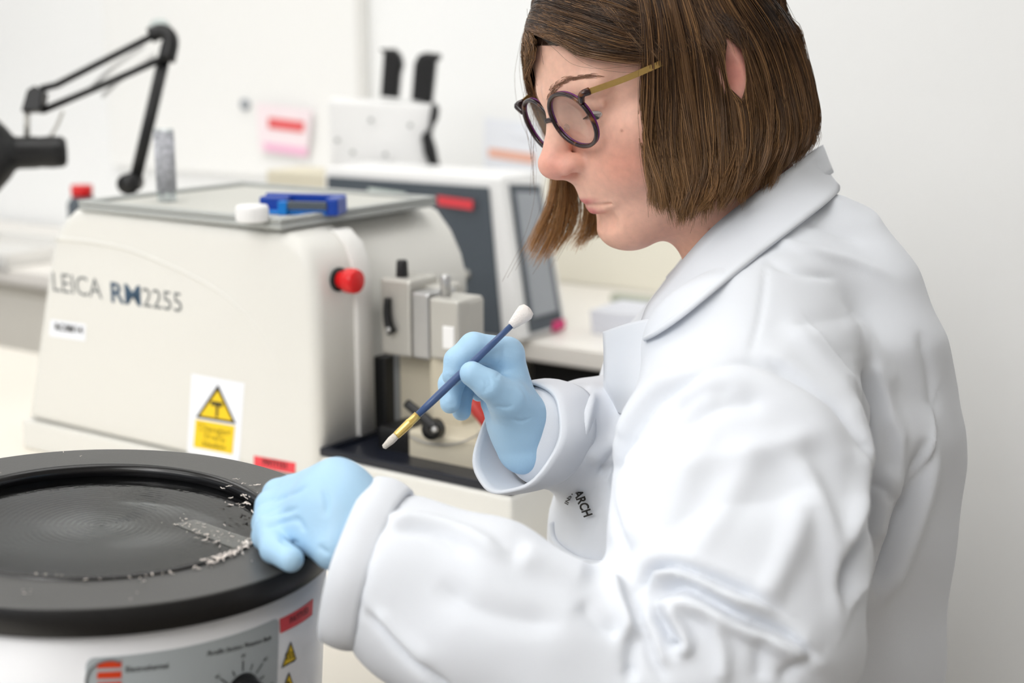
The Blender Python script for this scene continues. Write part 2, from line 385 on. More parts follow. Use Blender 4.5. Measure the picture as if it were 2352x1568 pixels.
# scraps of wax on rim and water
M['wax'] = mat('white_wax', srgb(232, 222, 214), 0.55, noise=0.1, nscale=300, sss=0.0)
def scrap_mesh(pxs, z, n, sp, size):
    parts = []
    for i in range(n):
        u, v = pxs[rng.integers(len(pxs))]
        p = on_b(u + rng.normal(0, sp[0]), v + rng.normal(0, sp[1]), z)
        a = rng.uniform(0, math.pi); L = size * rng.uniform(.5, 1.8); wv = L * rng.uniform(.05, .2)
        k = 7; pts = [p + np.array([math.cos(a + .4 * math.sin(j)), math.sin(a + .4 * math.sin(j)), 0]) * L * (j / (k - 1) - .5) + UP * rng.uniform(0.0002, .0012) for j in range(k)]
        parts.append(tube(pts, [wv * (.3 + math.sin(math.pi * (j + .5) / k) * .5) for j in range(k)], 5, True, 0.5))
    return join(*parts)
ztop = BC[2] + zt
edge = [(u, 1204 + 122 * math.sqrt(max(0, 1 - ((u - 219) / 376) ** 2))) for u in range(480, 596, 6)]
edge2 = [(u, 1204 + 122 * math.sqrt(max(0, 1 - ((u - 219) / 376) ** 2)) + 3) for u in range(60, 500, 9)]
mk('wax_scraps', join(scrap_mesh(edge, ztop + .001, 80, (5, 4), .0045), scrap_mesh(edge2, ztop + .0004, 30, (10, 3), .0022),
                      scrap_mesh([(545, 1122), (525, 1135), (560, 1120), (580, 1145), (535, 1155), (570, 1160)], ztop + .0006, 22, (20, 8), .0035),
                      scrap_mesh([(450, 1215), (420, 1203), (475, 1230), (500, 1236), (540, 1248)], ZW + .0006, 46, (22, 10), .0024),
                      scrap_mesh([(310, 1366), (75, 1363), (12, 1087), (165, 1040), (560, 1300), (340, 1330)], ztop + .0005, 12, (14, 6), .0016)),
   'wax', None, True, label='white scraps of wax stuck along the inner edge of the bath rim', cat='wax', kind='stuff', loc=BC).rotation_euler = (0, BTILT, 0)
# frosted glass slide / wax section floating on the water
sl = [on_b(u, v, ZW + 0.0004) for u, v in [(400, 1203), (448, 1193), (592, 1243), (545, 1262)]]
M['section'] = mat('thin_wax_section', srgb(150, 150, 146), 0.6, alpha=0.35)
sv = np.array(sl + [p + UP * 0.0002 for p in sl])
mk('wax_section', (sv, [(0, 1, 2, 3), (4, 5, 6, 7), (0, 1, 5, 4), (1, 2, 6, 5), (2, 3, 7, 6), (3, 0, 4, 7)]), M['section'], label='thin translucent wax section ribbon floating on the bath water', cat='wax section', loc=BC).rotation_euler = (0, BTILT, 0)

# ------------------------------------------------------------------ microtome
MO = on_z(1175, 1200, BZ)
MA = np.array([-D1, D2, UP])                       # a: backwards (left), b: across (away), z
def mp(a, b, z): return MO - D1 * a + D2 * b + UP * z
def mloc(u, v, b):                                # pixel on the plane b = const -> (a, z)
    q = on_plane(u, v, mp(0, b, 0), D2) - MO; return -(q @ D1), q[2]
def floc(u, v, a):                                # pixel on the plane a = const -> (b, z)
    q = on_plane(u, v, mp(a, 0, 0), D1) - MO; return q @ D2, q[2]
mt = empty('microtome', mp(.35, .15, FZ - BZ), 'large off-white rotary microtome lettered LEICA RM2255 behind the bath', 'microtome')
mk('base', box(MO, MA, (0.0, 0.0, FZ - BZ), (0.241, 0.335, 0.025), 0.004), 'casing', mt)
mk('base', box(MO, MA, (0.243, 0.0, FZ - BZ), (0.73, 0.335, -0.0085), 0.003), 'casing', mt)
prof = [(.241, -.007), (.241, .19), (.244, .218), (.252, .237), (.266, .25), (.285, .256), (.592, .262), (.612, .258), (.632, .244), (.648, .222), (.660, .195), (.7215, -.007)]
side = [MA[0], MA[2], MA[1]]
near = mk('near_housing', prism(MO, side, prof, 0.0, 0.088, 0.014, 5), 'casing', mt, True)
profr = [(.31, -.007), (.305, .10), (.262, .155), (.263, .175), (.270, .20), (.285, .228), (.305, .25), (.335, .260), (.592, .262), (.612, .258), (.632, .244), (.648, .222), (.660, .195), (.7215, -.007)]
mk('far_housing', prism(MO, side, profr, 0.09, 0.30, 0.012, 4), 'casing', mt, True)
for o_ in (near,): pass
mk('front_strip', prism(MO, side, [(.236, .03), (.236, .19), (.239, .219), (.248, .240), (.264, .2535), (.275, .2535), (.262, .245), (.25, .215), (.248, .03)], 0.060, 0.086, 0.002, 2), 'casing_light', mt, True)
top = mk('top_plate', box(MO, MA, (.283, -.002, .258), (.596, .262, .266), 0.003), 'plate', mt)
mk('top_inlay', box(MO, MA, (.297, .010, .266), (.582, .250, .2668)), 'plate_in', top)
for lo, hi in [((.283, -.002, .266), (.596, .008, .2705)), ((.283, .252, .266), (.596, .262, .2705)), ((.283, .008, .266), (.294, .252, .2705)), ((.585, .008, .266), (.596, .252, .2705))]:
    mk('raised_edge', box(MO, MA, lo, hi, .0015), 'plate', top)
ZT = BZ + .267
SB = -0.0004
def side_pt(u, v, b=0.0): a, z = mloc(u, v, b); return mp(a, b, z)
crease = catmull([side_pt(u, v) for u, v in [(128, 548), (210, 556), (300, 575), (410, 620), (500, 668), (570, 730), (615, 790), (645, 850)]], 40)
mk('styling_crease', tube(crease + D2 * .0012, np.linspace(.0034, .0016, 40), 8), 'casing', near, True)
seam = catmull([side_pt(u, v, -.0002) for u, v in [(60, 976), (200, 1003), (330, 1030), (440, 1052)]], 12)
bx, by = D1, UP                                    # reading direction along the side
def side_text(s, u0, v0, u1, v1, hpx, m, bold=0.0, shear=0.0):
    p0, p1 = side_pt(u0, v0, SB), side_pt(u1, v1, SB); x = p1 - p0; wd = np.linalg.norm(x); x /= wd
    sc = ((p0 - CAM) @ C_F) / FPX
    return mk('lettering', text_on(s, p0, x, UP, hpx * sc / 0.72 , wd, bold, shear, 0.0), m, near)
side_text('LEICA', 119, 667, 235, 686, 46, 'ink_grey')
side_text('RM', 253, 692, 324, 702, 47, 'ink_blue', 0.02)
side_text('2255', 327, 703, 418, 717, 46, 'ink_grey')
def side_quad(name, pxs, m, b, parent, **kw):
    p = [side_pt(u, v, b) for u, v in pxs]; q = [x + D2 * 0.0003 for x in p]; n = len(p)
    F = [tuple(range(n)), tuple(range(n, 2 * n))] + [(i, (i + 1) % n, n + (i + 1) % n, n + i) for i in range(n)]
    return mk(name, (np.array(p + q), F), m, parent, **kw)
lab = side_quad('asset_label', [(116, 733), (197, 745), (195, 783), (113, 771)], 'paper', SB, near)
def sub_text(parent, s, u0, v0, u1, v1, hpx, m, b=-0.001, bold=0.0):
    p0, p1 = side_pt(u0, v0, b), side_pt(u1, v1, b); x = p1 - p0; wd = np.linalg.norm(x); x /= wd
    sc = ((p0 - CAM) @ C_F) / FPX
    return mk('lettering', text_on(s, p0, x, UP, hpx * sc / 0.72, wd, bold, 0, 0), m, parent)
sub_text(near, 'RC08/14', 126, 757, 190, 766, 16, 'ink', bold=.03)
stk = side_quad('warning_sticker', [(440, 858), (561, 880), (549, 1062), (430, 1040)], 'paper', SB, near)
side_quad('triangle_border', [(500, 884), (541, 973), (450, 958)], 'ink', SB - .0006, near)
side_quad('yellow_triangle', [(500, 897), (533, 966), (459, 954)], 'yellow', SB - .0010, near)
side_quad('yellow_field', [(449, 963), (539, 978), (533, 1043), (444, 1026)], 'yellow', SB - .0006, near)
M['ink_soft'] = mat('worn_black_ink', srgb(70, 62, 30), 0.6, noise=0.05)
side_quad('exclamation', [(496, 925), (502, 926), (500, 958), (495, 957)], 'ink_soft', SB - .0014, near)
side_quad('hazard_mark', [(484, 920), (512, 925), (510, 935), (484, 930)], 'ink_soft', SB - .0013, near)
sub_text(near, 'Danger', 456, 987, 532, 1001, 17, 'ink', bold=.01)
sub_text(near, 'Sharp', 468, 1006, 518, 1015, 14, 'ink', bold=.01)
sub_text(near, 'blades', 464, 1023, 518, 1033, 13, 'ink', bold=.02)
rl = side_quad('asset_tape', [(583, 1046), (679, 1063), (677, 1088), (583, 1071)], 'red_label', SB, near)
sub_text(near, 'PAT7151', 604, 1066, 658, 1076, 14, 'ink', bold=.02)
# emergency stop
sc_ = mp(.241, .036, .207)
stp = mk('stop_collar', lathe(sc_, [(0, 0), (.0125, 0), (.0125, .003), (.0, .003)], 28, D1), 'black', mt, True)
mk('stop_knob', lathe(sc_, [(0, .002), (.0085, .003), (.0095, .006), (.0098, .010), (.0128, .013), (.013, .022), (.0118, .026), (.010, .027), (.0, .0275)], 32, D1), 'red', mt, True, label='red emergency stop knob')
# front tray
tray = mk('waste_tray', box(MO, MA, (.004, .004, .025), (.24, .32, .029), .001), 'navy', mt)
for lo, hi in [((.002, .002, .025), (.243, .010, .034)), ((.002, .010, .025), (.010, .32, .034)), ((.235, .01, .025), (.243, .32, .034))]:
    mk('tray_edge', box(MO, MA, lo, hi, .0015), 'navy', tray)
def bbox_b(name, u0, v0, u1, v1, b, th, m, parent=None, bev=.002, **kw):
    a0, z1 = mloc(u1, v0, b); a1, z0 = mloc(u0, v1, b); z0b = mloc((u0 + u1) / 2, v1, b)[1]; z1b = mloc((u0 + u1) / 2, v0, b)[1]
    return mk(name, box(MO, MA, (a0, b, z0b), (a1, b + th, z1b), bev), m, parent or mt, **kw)
M['black_soft'] = M['black']
bbox_b('dark_gap', 862, 820, 884, 1060, .095, .03, 'black')  # black strip standing in for the dark gap in the front
bbox_b('rail_cover', 884, 815, 905, 985, .11, .02, 'grey_pale')
bbox_b('front_plate', 902, 820, 990, 1050, .12, .02, 'casing_warm')
h1 = bbox_b('specimen_head', 874, 640, 942, 818, .085, .05, 'alu', bev=.004)
lv = [side_pt(u, v, .082) for u, v in [(890, 685), (889, 715), (893, 745), (901, 765)]]
mk('clamp_lever', tube(catmull(lv, 12), np.linspace(.0055, .008, 12), 10, True, .7), 'black', mt, True)
mk('lever_screw', lathe(side_pt(895, 757, .078), [(0, .004), (.003, .004), (.003, 0), (0, 0)], 14, -D2), 'steel', mt, True)
kp = side_pt(924, 642, .10)
mk('clamp_knob', lathe(kp, [(0, 0), (.0062, 0), (.0066, .004), (.006, .019), (.005, .021), (0, .021)], 20), 'black', mt, True)
bbox_b('head_slide', 946, 672, 984, 826, .08, .05, 'steel', bev=.003)
cl = bbox_b('cassette_clamp', 986, 688, 1052, 828, .075, .045, 'alu', bev=.003)
bbox_b('clamp_jaw', 1052, 690, 1074, 800, .09, .03, 'alu', bev=.003)
bbox_b('clamp_insert', 1016, 750, 1042, 802, .0735, .004, 'white', bev=.001)
bbox_b('head_bridge', 940, 655, 1010, 690, .11, .04, 'alu', bev=.004)
kp = side_pt(1024, 690, .095)
mk('clamp_post', lathe(kp, [(0, 0), (.0058, 0), (.0058, .024), (.0048, .027), (0, .028)], 20), 'steel', mt, True)
# knife holder
kb = bbox_b('knife_holder_base', 938, 1000, 1100, 1118, .045, .09, 'casing_warm', bev=.004)
bbox_b('knife_holder', 985, 815, 1060, 1010, .085, .05, 'casing_warm', bev=.006)
bbox_b('holder_foot', 1092, 985, 1145, 1112, .05, .07, 'casing_warm', bev=.004)
bbox_b('black_guard', 868, 985, 936, 1050, .05, .05, 'black', bev=.003)
lv = [side_pt(u, v, .036) for u, v in [(934, 926), (955, 943), (978, 962), (998, 982)]]
mk('lock_lever', tube(catmull(lv, 10), np.linspace(.0048, .0062, 10), 10), 'black', mt, True)
mk('lever_boss', lathe(side_pt(1004, 982, .045), [(0, .014), (.0095, .014), (.0105, .011), (.0105, 0), (0, 0)], 24, -D2), 'black', mt, True)
mk('lever_screw', lathe(side_pt(1000, 986, .031), [(0, .0035), (.0032, .0035), (.0032, 0), (0, 0)], 14, -D2), 'steel', mt, True)
lv = [side_pt(u, v, .05) for u, v in [(1078, 912), (1095, 938), (1112, 962), (1122, 985)]]
mk('guard_lever', tube(catmull(lv, 10), [.006, .007, .0075, .0075, .0075, .007, .007, .006, .005, .004], 10), 'red_dark', mt, True)
lv = [side_pt(u, v, .04) for u, v in [(940, 1002), (985, 1018), (1040, 1020), (1085, 1005), (1115, 985)]]
mk('wire_loop', tube(catmull(lv, 20), .0009, 6), 'steel', mt, True)
# ------------------------------------------------------------------ things on the microtome
p = on_z(384, 462, ZT)
vt = empty('specimen_vial', p, 'clear tube with printed label standing upright on the microtome', 'vial')
M['clear'] = clear_mat('clear_plastic', (0.9, 0.92, 0.93, 1), 0.12, 0.08)
hv = 0.083
mk('tube_wall', lathe(p, [(0, 0), (.0105, 0), (.0112, .002), (.0112, hv), (.0102, hv), (.0102, .003), (0, .003)], 28), M['clear'], vt, True)
lbm = mat('grey_print', srgb(200, 202, 210), 0.6, noise=0.9, nscale=170)
mk('label_sleeve', lathe(p, [(.0108, .012), (.0115, .012), (.0115, hv - .004), (.0108, hv - .004)], 28), lbm, vt, True)
p = on_z(580, 508, ZT)
cp = empty('white_cap', p, 'round white screw cap lying on the microtome top', 'cap')
mk('cap_shell', lathe(p, [(0, 0), (.0155, 0), (.0162, .001), (.0164, .014), (.0155, .0165), (.0, .017)], 40), 'white', cp, True)
for k in range(24):
    a = 2 * math.pi * k / 24; q = p + np.array([math.cos(a), math.sin(a), 0]) * .0163
    mk('grip_rib', box(q, np.eye(3), (-.0006, -.0006, .001), (.0006, .0006, .0135)), 'white', cp)
p = on_z(690, 492, ZT)
bd = empty('blade_dispenser', p, 'blue plastic blade dispenser lying on the microtome top', 'blade dispenser')
ex = D1 * .93 + D2 * .37; ex /= np.linalg.norm(ex); ey = np.cross(UP, ex)
fr = np.array([ex, ey, UP])
fr = np.array([ex * 1.3, ey, UP * 1.05])
mk('tray_floor', box(p, fr, (-.032, -.008, 0), (.032, .022, .004), .001), 'blue2', bd)
mk('end_block', box(p, fr, (.024, -.010, 0), (.035, .022, .018), .002), 'blue', bd)
mk('side_wall', box(p, fr, (-.036, .018, 0), (.034, .024, .019), .0015), 'blue', bd)
mk('end_block', box(p, fr, (-.036, .000, 0), (-.012, .022, .017), .002), 'blue', bd)
mk('guide_bar', box(p, fr, (-.008, -.012, .006), (.026, -.004, .014), .001), 'slate', bd)
mk('lid_tab', box(p, fr, (-.016, -.013, 0), (-.008, -.002, .014), .001), 'blue2', bd)

# ------------------------------------------------------------------ background on the rear bench
q = on_z(1200, 790, BZ); qs, qt = q @ D1, q @ D2
inst = empty('embedding_unit', RM(qs - .2, qt + .1, BZ), 'white instrument with slate grey front panel on the rear bench', 'lab instrument')
IA = [D2, UP, -D1]                                  # profile in (t, z), extruded to the left
IO = RM(qs, qt, BZ)
H_ = .247
TP = .052                                          # the right flank leans in towards the top
def taper(VF):
    V, F = VF; V = np.asarray(V); k = ((V - IO) @ UP) / H_; along = np.clip(1 - (-((V - IO) @ D1)) / .12, 0, 1); return V - np.outer(k * TP * along, D1), F
mk('housing', taper(prism(IO, IA, [(0, .004), (.13, .004), (.13, H_), (.022, H_), (.016, H_ - .004)], 0.0, .40, .004, 2)), 'white', inst)
mk('front_panel', taper(prism(IO, IA, [(-.003, .008), (.001, .008), (.014, H_ - .016), (.010, H_ - .016)], .035, .39, .001, 1)), 'slate', inst)
mk('side_recess', taper(prism(IO + D1 * .001, [D2, UP, D1], [(.022, .012), (.115, .012), (.118, H_ - .02), (.036, H_ - .012)], 0.0, .002)), 'slate', inst)
mk('side_door', taper(prism(IO + D1 * .003, [D2, UP, D1], [(.032, .035), (.10, .035), (.104, H_ - .03), (.044, H_ - .024)], 0.0, .004, .001, 1)), 'grey_pale', inst)
mk('side_catch', box(IO, [D1, D2, UP], (-.006, .085, .004), (.004, .118, .02), .003), 'pink', inst)
def ip(u, v, off=-.006): 
    n = D2; return on_plane(u, v, IO + D2 * off, n)
def iquad(name, pxs, m, off):
    p_ = [ip(u, v, off) for u, v in pxs]; q_ = [x + D2 * .0006 for x in p_]; n = len(p_)
    return mk(name, (np.array(p_ + q_), [tuple(range(n)), tuple(range(n, 2 * n))] + [(i, (i + 1) % n, n + (i + 1) % n, n + i) for i in range(n)]), m, inst)
iquad('asset_tape', [(1004, 449), (1086, 460), (1085, 482), (1006, 471)], 'red_label', -.002)
iquad('notice', [(846, 432), (931, 443), (926, 503), (846, 495)], mat('pale_green_paper', srgb(226, 238, 232), 0.6, noise=0.05), -.002)
mk('panel_knob', lathe(ip(1073, 630, .004), [(0, .006), (.006, .006), (.007, .004), (.007, 0), (0, 0)], 20, -D2), 'alu', inst, True)
# microscope
mz = 2.42
mb = P(890, 330, mz)
ms = empty('microscope', np.array([mb[0], mb[1], BZ]), 'white binocular microscope with black eyepieces on the rear bench', 'microscope')
VX = np.array([C_R, np.cross(UP, C_R), UP])
def vb(name, u0, v0, u1, v1, z, th, m, bev=.006, parent=None):
    p0 = P(u0, v1, z); p1 = P(u1, v0, z)
    return mk(name, box(Z0, np.eye(3), (p0[0], p0[1], p0[2]), (p1[0], p0[1] + th, p1[2]), bev), m, parent or ms)
def vpoly(name, pxs, z, th, m, bev=.004, parent=None):
    pts = [P(u, v, z) for u, v in pxs]; o = np.array([0, pts[0][1], 0])
    return mk(name, prism(o, [np.array([1.0, 0, 0]), UP, np.array([0, 1.0, 0])], [(p[0], p[2]) for p in pts], 0, th, bev, 2), m, parent or ms)
hd = vpoly('head', [(755, 228), (1000, 240), (985, 300), (968, 320), (985, 385), (1010, 412), (858, 402), (755, 380)], mz, .09, 'white', .006)
vb('stand', 800, 395, 960, 470, mz + .02, .16, 'white', .006)
sp0 = P(880, 470, mz + .13); mk('foot', box(np.array([sp0[0], sp0[1], BZ]), np.eye(3), (-.09, -.09, 0), (.09, .09, .03), .006), 'white', ms)
mk('pillar', box(np.array([sp0[0], sp0[1], BZ]), np.eye(3), (-.05, -.03, .03), (.05, .05, sp0[2] - BZ + .01), .006), 'white', ms)
for k, (pts) in enumerate([[(873, 222), (882, 122), (872, 112), (908, 112), (922, 128), (926, 150), (920, 170), (914, 226)], [(944, 230), (952, 145), (962, 126), (978, 120), (1012, 124), (1012, 136), (1003, 142), (992, 238)]]):
    e_ = vpoly('eyepiece', pts, mz + .02, .05, 'black', .006)
vpoly('focus_arm', [(1000, 238), (1008, 252), (1005, 275), (996, 290), (990, 312), (1000, 345), (1006, 380), (1020, 405), (1014, 416), (998, 410), (985, 385), (972, 355), (967, 312), (985, 296), (988, 262), (992, 240)], mz - .012, .03, 'black', .003)
vb('focus_knob', 852, 384, 882, 398, mz - .01, .03, 'black', .003)
for (u, v) in [(852, 276), (942, 288), (775, 322), (810, 350), (885, 355)]:
    mk('cover_screw', lathe(P(u, v, mz), [(0, .002), (.004, .002), (.004, 0), (0, 0)], 12, np.array([0, -1.0, 0])), 'plate', ms)
# beige box behind
bb = P(752, 450, 2.55)
bx_ = empty('beige_box', np.array([bb[0], bb[1], BZ]), 'beige lidded box on the rear bench beside the microscope', 'box')
z1 = P(752, 388, 2.55)[2]
mk('box_body', box(Z0, np.array([D1, D2, UP]), (bb @ D1 - .085, bb @ D2 - .06, BZ), (bb @ D1 + .07, bb @ D2 + .03, z1 - .03), .004), 'beige', bx_)
mk('box_lid', box(Z0, np.array([D1, D2, UP]), (bb @ D1 - .088, bb @ D2 - .063, z1 - .03), (bb @ D1 + .073, bb @ D2 + .033, z1), .004), 'beige', bx_)
# desk lamp
LZ = 1.95
base = P(300, 432, LZ)
lamp = empty('desk_lamp', np.array([base[0], base[1], FZ]), 'black spring-arm desk lamp behind the microtome', 'lamp')
lb = np.array([base[0], base[1], FZ])
mk('lamp_base', lathe(lb, [(0, 0), (.046, 0), (.048, .006), (.043, .018), (.015, .024), (.012, .03), (0, .03)], 40), 'black', lamp, True)
mk('post', tube([lb + UP * .02, base + UP * .01], .008, 12), 'black', lamp, True)
mk('pivot', lathe(P(300, 420, LZ) + np.array([0, .02, 0]), [(0, .04), (.014, .04), (.014, 0), (0, 0)], 18, np.array([0, -1.0, 0])), 'black', lamp, True)
mk('lower_arm', tube([P(308, 425, LZ), P(385, 100, LZ)], .0085, 10), 'black', lamp, True)
mk('elbow', prism(Z0, [C_R, C_U, C_F], [], 0, 0) if False else tube(catmull([P(345, 82, LZ - .005), P(372, 72, LZ - .005), P(392, 92, LZ - .005), P(384, 140, LZ - .005)], 12), .011, 10), 'black', lamp, True)
mk('elbow_disc', lathe(P(370, 66, LZ + .03), [(0, .012), (.014, .012), (.014, 0), (0, 0)], 22, np.array([0, -1.0, 0])), mat('pale_hinge', srgb(200, 210, 208), 0.4, noise=0.05), lamp, True)
mk('upper_bar', tube([P(355, 80, LZ - .01), P(130, 195, LZ - .03), P(92, 205, LZ - .035)], .0048, 8), 'black', lamp, True)
mk('lower_bar', tube([P(372, 135, LZ - .01), P(225, 200, LZ - .02), P(95, 255, LZ - .035)], .0048, 8), 'black', lamp, True)
spr = catmull([P(330, 105, LZ - .012), P(260, 155, LZ - .015), P(210, 200, LZ - .02)], 60)
th = np.linspace(0, 60 * math.pi, 600); sp_ = np.array([np.interp(np.linspace(0, 1, 600), np.linspace(0, 1, 60), spr[:, k]) for k in range(3)]).T
sp_ = sp_ + np.outer(np.cos(th), UP) * .003 + np.outer(np.sin(th), C_F) * .003
mk('spring', tube(sp_, .0006, 4), 'steel', lamp, True)
mk('spring', tube(sp_ + (P(380, 130, LZ) - P(340, 95, LZ)) * .6, .0006, 4), 'steel', lamp, True)
mk('wrist_joint', prism(P(75, 230, LZ - .035), [C_R, C_U, C_F], [(-.012, -.016), (.014, -.016), (.018, .01), (.006, .018), (-.004, .012)], -.012, .012, .002, 2), 'black', lamp)
mk('cord', tube(catmull([P(145, 255, LZ - .03), P(130, 290, LZ - .03), P(112, 318, LZ - .03)], 10), .0022, 6), 'alu', lamp, True)
mk('stem', tube([P(62, 245, LZ - .035), P(62, 320, LZ - .035)], .004, 8), 'alu', lamp, True)
hc = P(155, 348, LZ - .035); hx = P(0, 352, LZ - .06) - hc; hx /= np.linalg.norm(hx)
mk('lamp_head', lathe(hc, [(0, 0), (.016, .001), (.0205, .006), (.0215, .02), (.0205, .036), (.0215, .04), (.0215, .064), (.024, .068), (.034, .075), (.052, .092), (.062, .115), (.064, .13), (.061, .13), (.05, .095), (.02, .07), (0, .07)], 36, hx), 'black', lamp, True)
# bottle with a red cap
p = P(190, 470, 2.3); p = np.array([p[0], p[1], BZ])
zt_ = P(190, 424, 2.3)[2]
bt = empty('red_capped_bottle', p, 'small dark bottle with red cap behind the microtome', 'bottle')
mk('bottle_body', lathe(p, [(0, 0), (.022, 0), (.024, .004), (.024, zt_ - BZ - .03), (.016, zt_ - BZ - .018), (0, zt_ - BZ - .016)], 28), 'slate', bt, True)
mk('cap', lathe(p, [(0, zt_ - BZ - .018), (.017, zt_ - BZ - .018), (.017, zt_ - BZ), (0, zt_ - BZ)], 24), 'red', bt, True)
# whiteboard and papers on the wall
def wp(u, v, off): return on_plane(u, v, D2 * (2.27 - off), D2)
def wquad(name, pxs, off, th, m, parent=None, **kw):
    p_ = [wp(u, v, off) for u, v in pxs]; q_ = [x + D2 * th for x in p_]; n = len(p_)
    return mk(name, (np.array(p_ + q_), [tuple(range(n)), tuple(range(n, 2 * n))] + [(i, (i + 1) % n, n + (i + 1) % n, n + i) for i in range(n)]), m, parent, **kw)
wa = wp(268, 380, .0); wb = wp(838, 380, 0)
sa, sb, wz0 = wa @ D1, wb @ D1, min(wa[2], wb[2])
wbd = empty('whiteboard', RM((sa + sb) / 2, 2.25, wz0), 'large white wall board behind the microscope', 'whiteboard')
mk('board', box(Z0, AX, (sa, 2.252, wz0), (sb, 2.27, wz0 + 1.0), .002), mat('whiteboard_gloss', srgb(250, 250, 248), 0.25, noise=0.01), wbd)
mk('edge_trim', box(Z0, AX, (sb, 2.248, wz0), (sb + .02, 2.27, wz0 + 1.0), .002), 'casing_light', wbd)
pk = empty('pink_notice', wp(650, 360, .03), 'pink and white notice with red print on the white board', 'notice')
mk('sheet', wquad('x', [(590, 238), (716, 252), (706, 362), (596, 348)], .030, .004, mat('pale_pink', srgb(250, 228, 236), 0.6, noise=0.03)).data and (np.array([wp(u, v, .031) for u, v in [(590, 238), (716, 252), (706, 362), (596, 348)]]), [(0, 1, 2, 3)]), 'paper', pk) if False else None
def wpart(name, pxs, off, m, parent):
    return wquad(name, pxs, off, .0015, m, parent)
wpart('sheet', [(588, 236), (716, 252), (706, 362), (596, 348)], .030, mat('pale_pink', srgb(252, 238, 242), 0.6, noise=0.03), pk)
wpart('red_print', [(616, 270), (698, 280), (696, 304), (616, 294)], .032, mat('soft_red_print', srgb(250, 110, 112), 0.6, noise=0.3, nscale=60), pk)
wpart('pink_band', [(604, 328), (704, 340), (704, 358), (610, 346)], .032, mat('soft_pink_print', srgb(252, 196, 224), 0.6, noise=0.1), pk)
mk('magnet', lathe(wp(566, 240, .018), [(0, .008), (.012, .008), (.012, 0), (0, 0)], 16, -D2), 'grey_pale', pk)
po = empty('wall_notice', wp(1170, 410, .01), 'white notice with orange heading on the wall beside her face', 'notice')
wpart('sheet', [(1112, 270), (1236, 285), (1236, 425), (1112, 410)], .004, 'paper', po)
wpart('orange_heading', [(1122, 340), (1226, 354), (1226, 376), (1122, 360)], .006, mat('soft_orange_print', srgb(246, 190, 168), 0.6, noise=0.15, nscale=60), po)
wpart('blue_print', [(1135, 388), (1170, 392), (1170, 404), (1135, 400)], .006, mat('soft_blue_print', srgb(205, 212, 228), 0.6, noise=0.15), po)
wpart('blue_print', [(1178, 295), (1222, 301), (1222, 322), (1178, 316)], .006, 'paper', po)
# papers and a strip on the right of the rear bench
for k in range(3):
    p = on_z(1420, 775 - k * 2, BZ); a_ = .06 * (k - 1); e1 = D1 * math.cos(a_) + D2 * math.sin(a_); e2 = np.cross(UP, e1)
    mk('folder', box(np.array([p[0], p[1], BZ + .012 * k]), [e1, e2, UP], (-.05, 0.0, 0), (.16, .11, .0118), .001), mat('pale_blue_paper', srgb(222, 224, 232), 0.7, noise=0.02), None, label=['lowest pale folder in the stack on the rear bench', 'middle pale folder in the stack on the rear bench', 'top pale folder in the stack on the rear bench'][k], cat='folder', group='pale folders on the rear bench')
p = on_z(1430, 692, BZ)
mk('ruler', box(np.array([p[0], p[1], BZ]), AX, (-.02, -.01, 0), (.30, .012, .012), .002), mat('grey_green', srgb(170, 176, 160), 0.6, noise=0.05), None, label='narrow grey-green strip lying at the back of the rear bench', cat='ruler')
# pale tray at the left end of the rear bench
p = on_z(40, 590, BZ)
tr_ = empty('instrument_tray', p, 'shallow pale grey tray at the left end of the rear bench', 'tray')
mk('tray_floor', box(p, AX, (-.22, -.12, 0), (.12, .12, .006)), 'casing_light', tr_)
for lo, hi in [((-.22, -.12, 0), (.12, -.11, .03)), ((-.22, .11, 0), (.12, .12, .03)), ((-.22, -.11, 0), (-.21, .11, .03)), ((.11, -.11, 0), (.12, .11, .03))]:
    mk('tray_wall', box(p, AX, lo, hi, .002), 'casing_light', tr_)
# ------------------------------------------------------------------ sculpting with distance fields
def s_ell(p, c, r):
    q = p - np.asarray(c, np.float32); r = np.asarray(r, np.float32)
    k0 = np.sqrt(((q / r) ** 2).sum(-1)) + 1e-9; k1 = np.sqrt(((q / (r * r)) ** 2).sum(-1)) + 1e-9
    return k0 * (k0 - 1) / k1
def s_cap(p, a, b, ra, rb):
    a = np.asarray(a, np.float32); b = np.asarray(b, np.float32); d = b - a
    t = np.clip(((p - a) @ d) / (d @ d), 0, 1)
    return np.sqrt((((p - a) - t[..., None] * d) ** 2).sum(-1)) - (ra + (rb - ra) * t)
def s_chain(p, pts, rad, k=0.0):
    d = None
    for i in range(len(pts) - 1):
        e = s_cap(p, pts[i], pts[i + 1], rad[i], rad[i + 1]); d = e if d is None else (np.minimum(d, e) if k == 0 else smin(d, e, k))
    return d
def smin(a, b, k):
    h = np.clip(0.5 + 0.5 * (b - a) / k, 0, 1); return b + (a - b) * h - k * h * (1 - h)
def smax(a, b, k): return -smin(-a, -b, k)
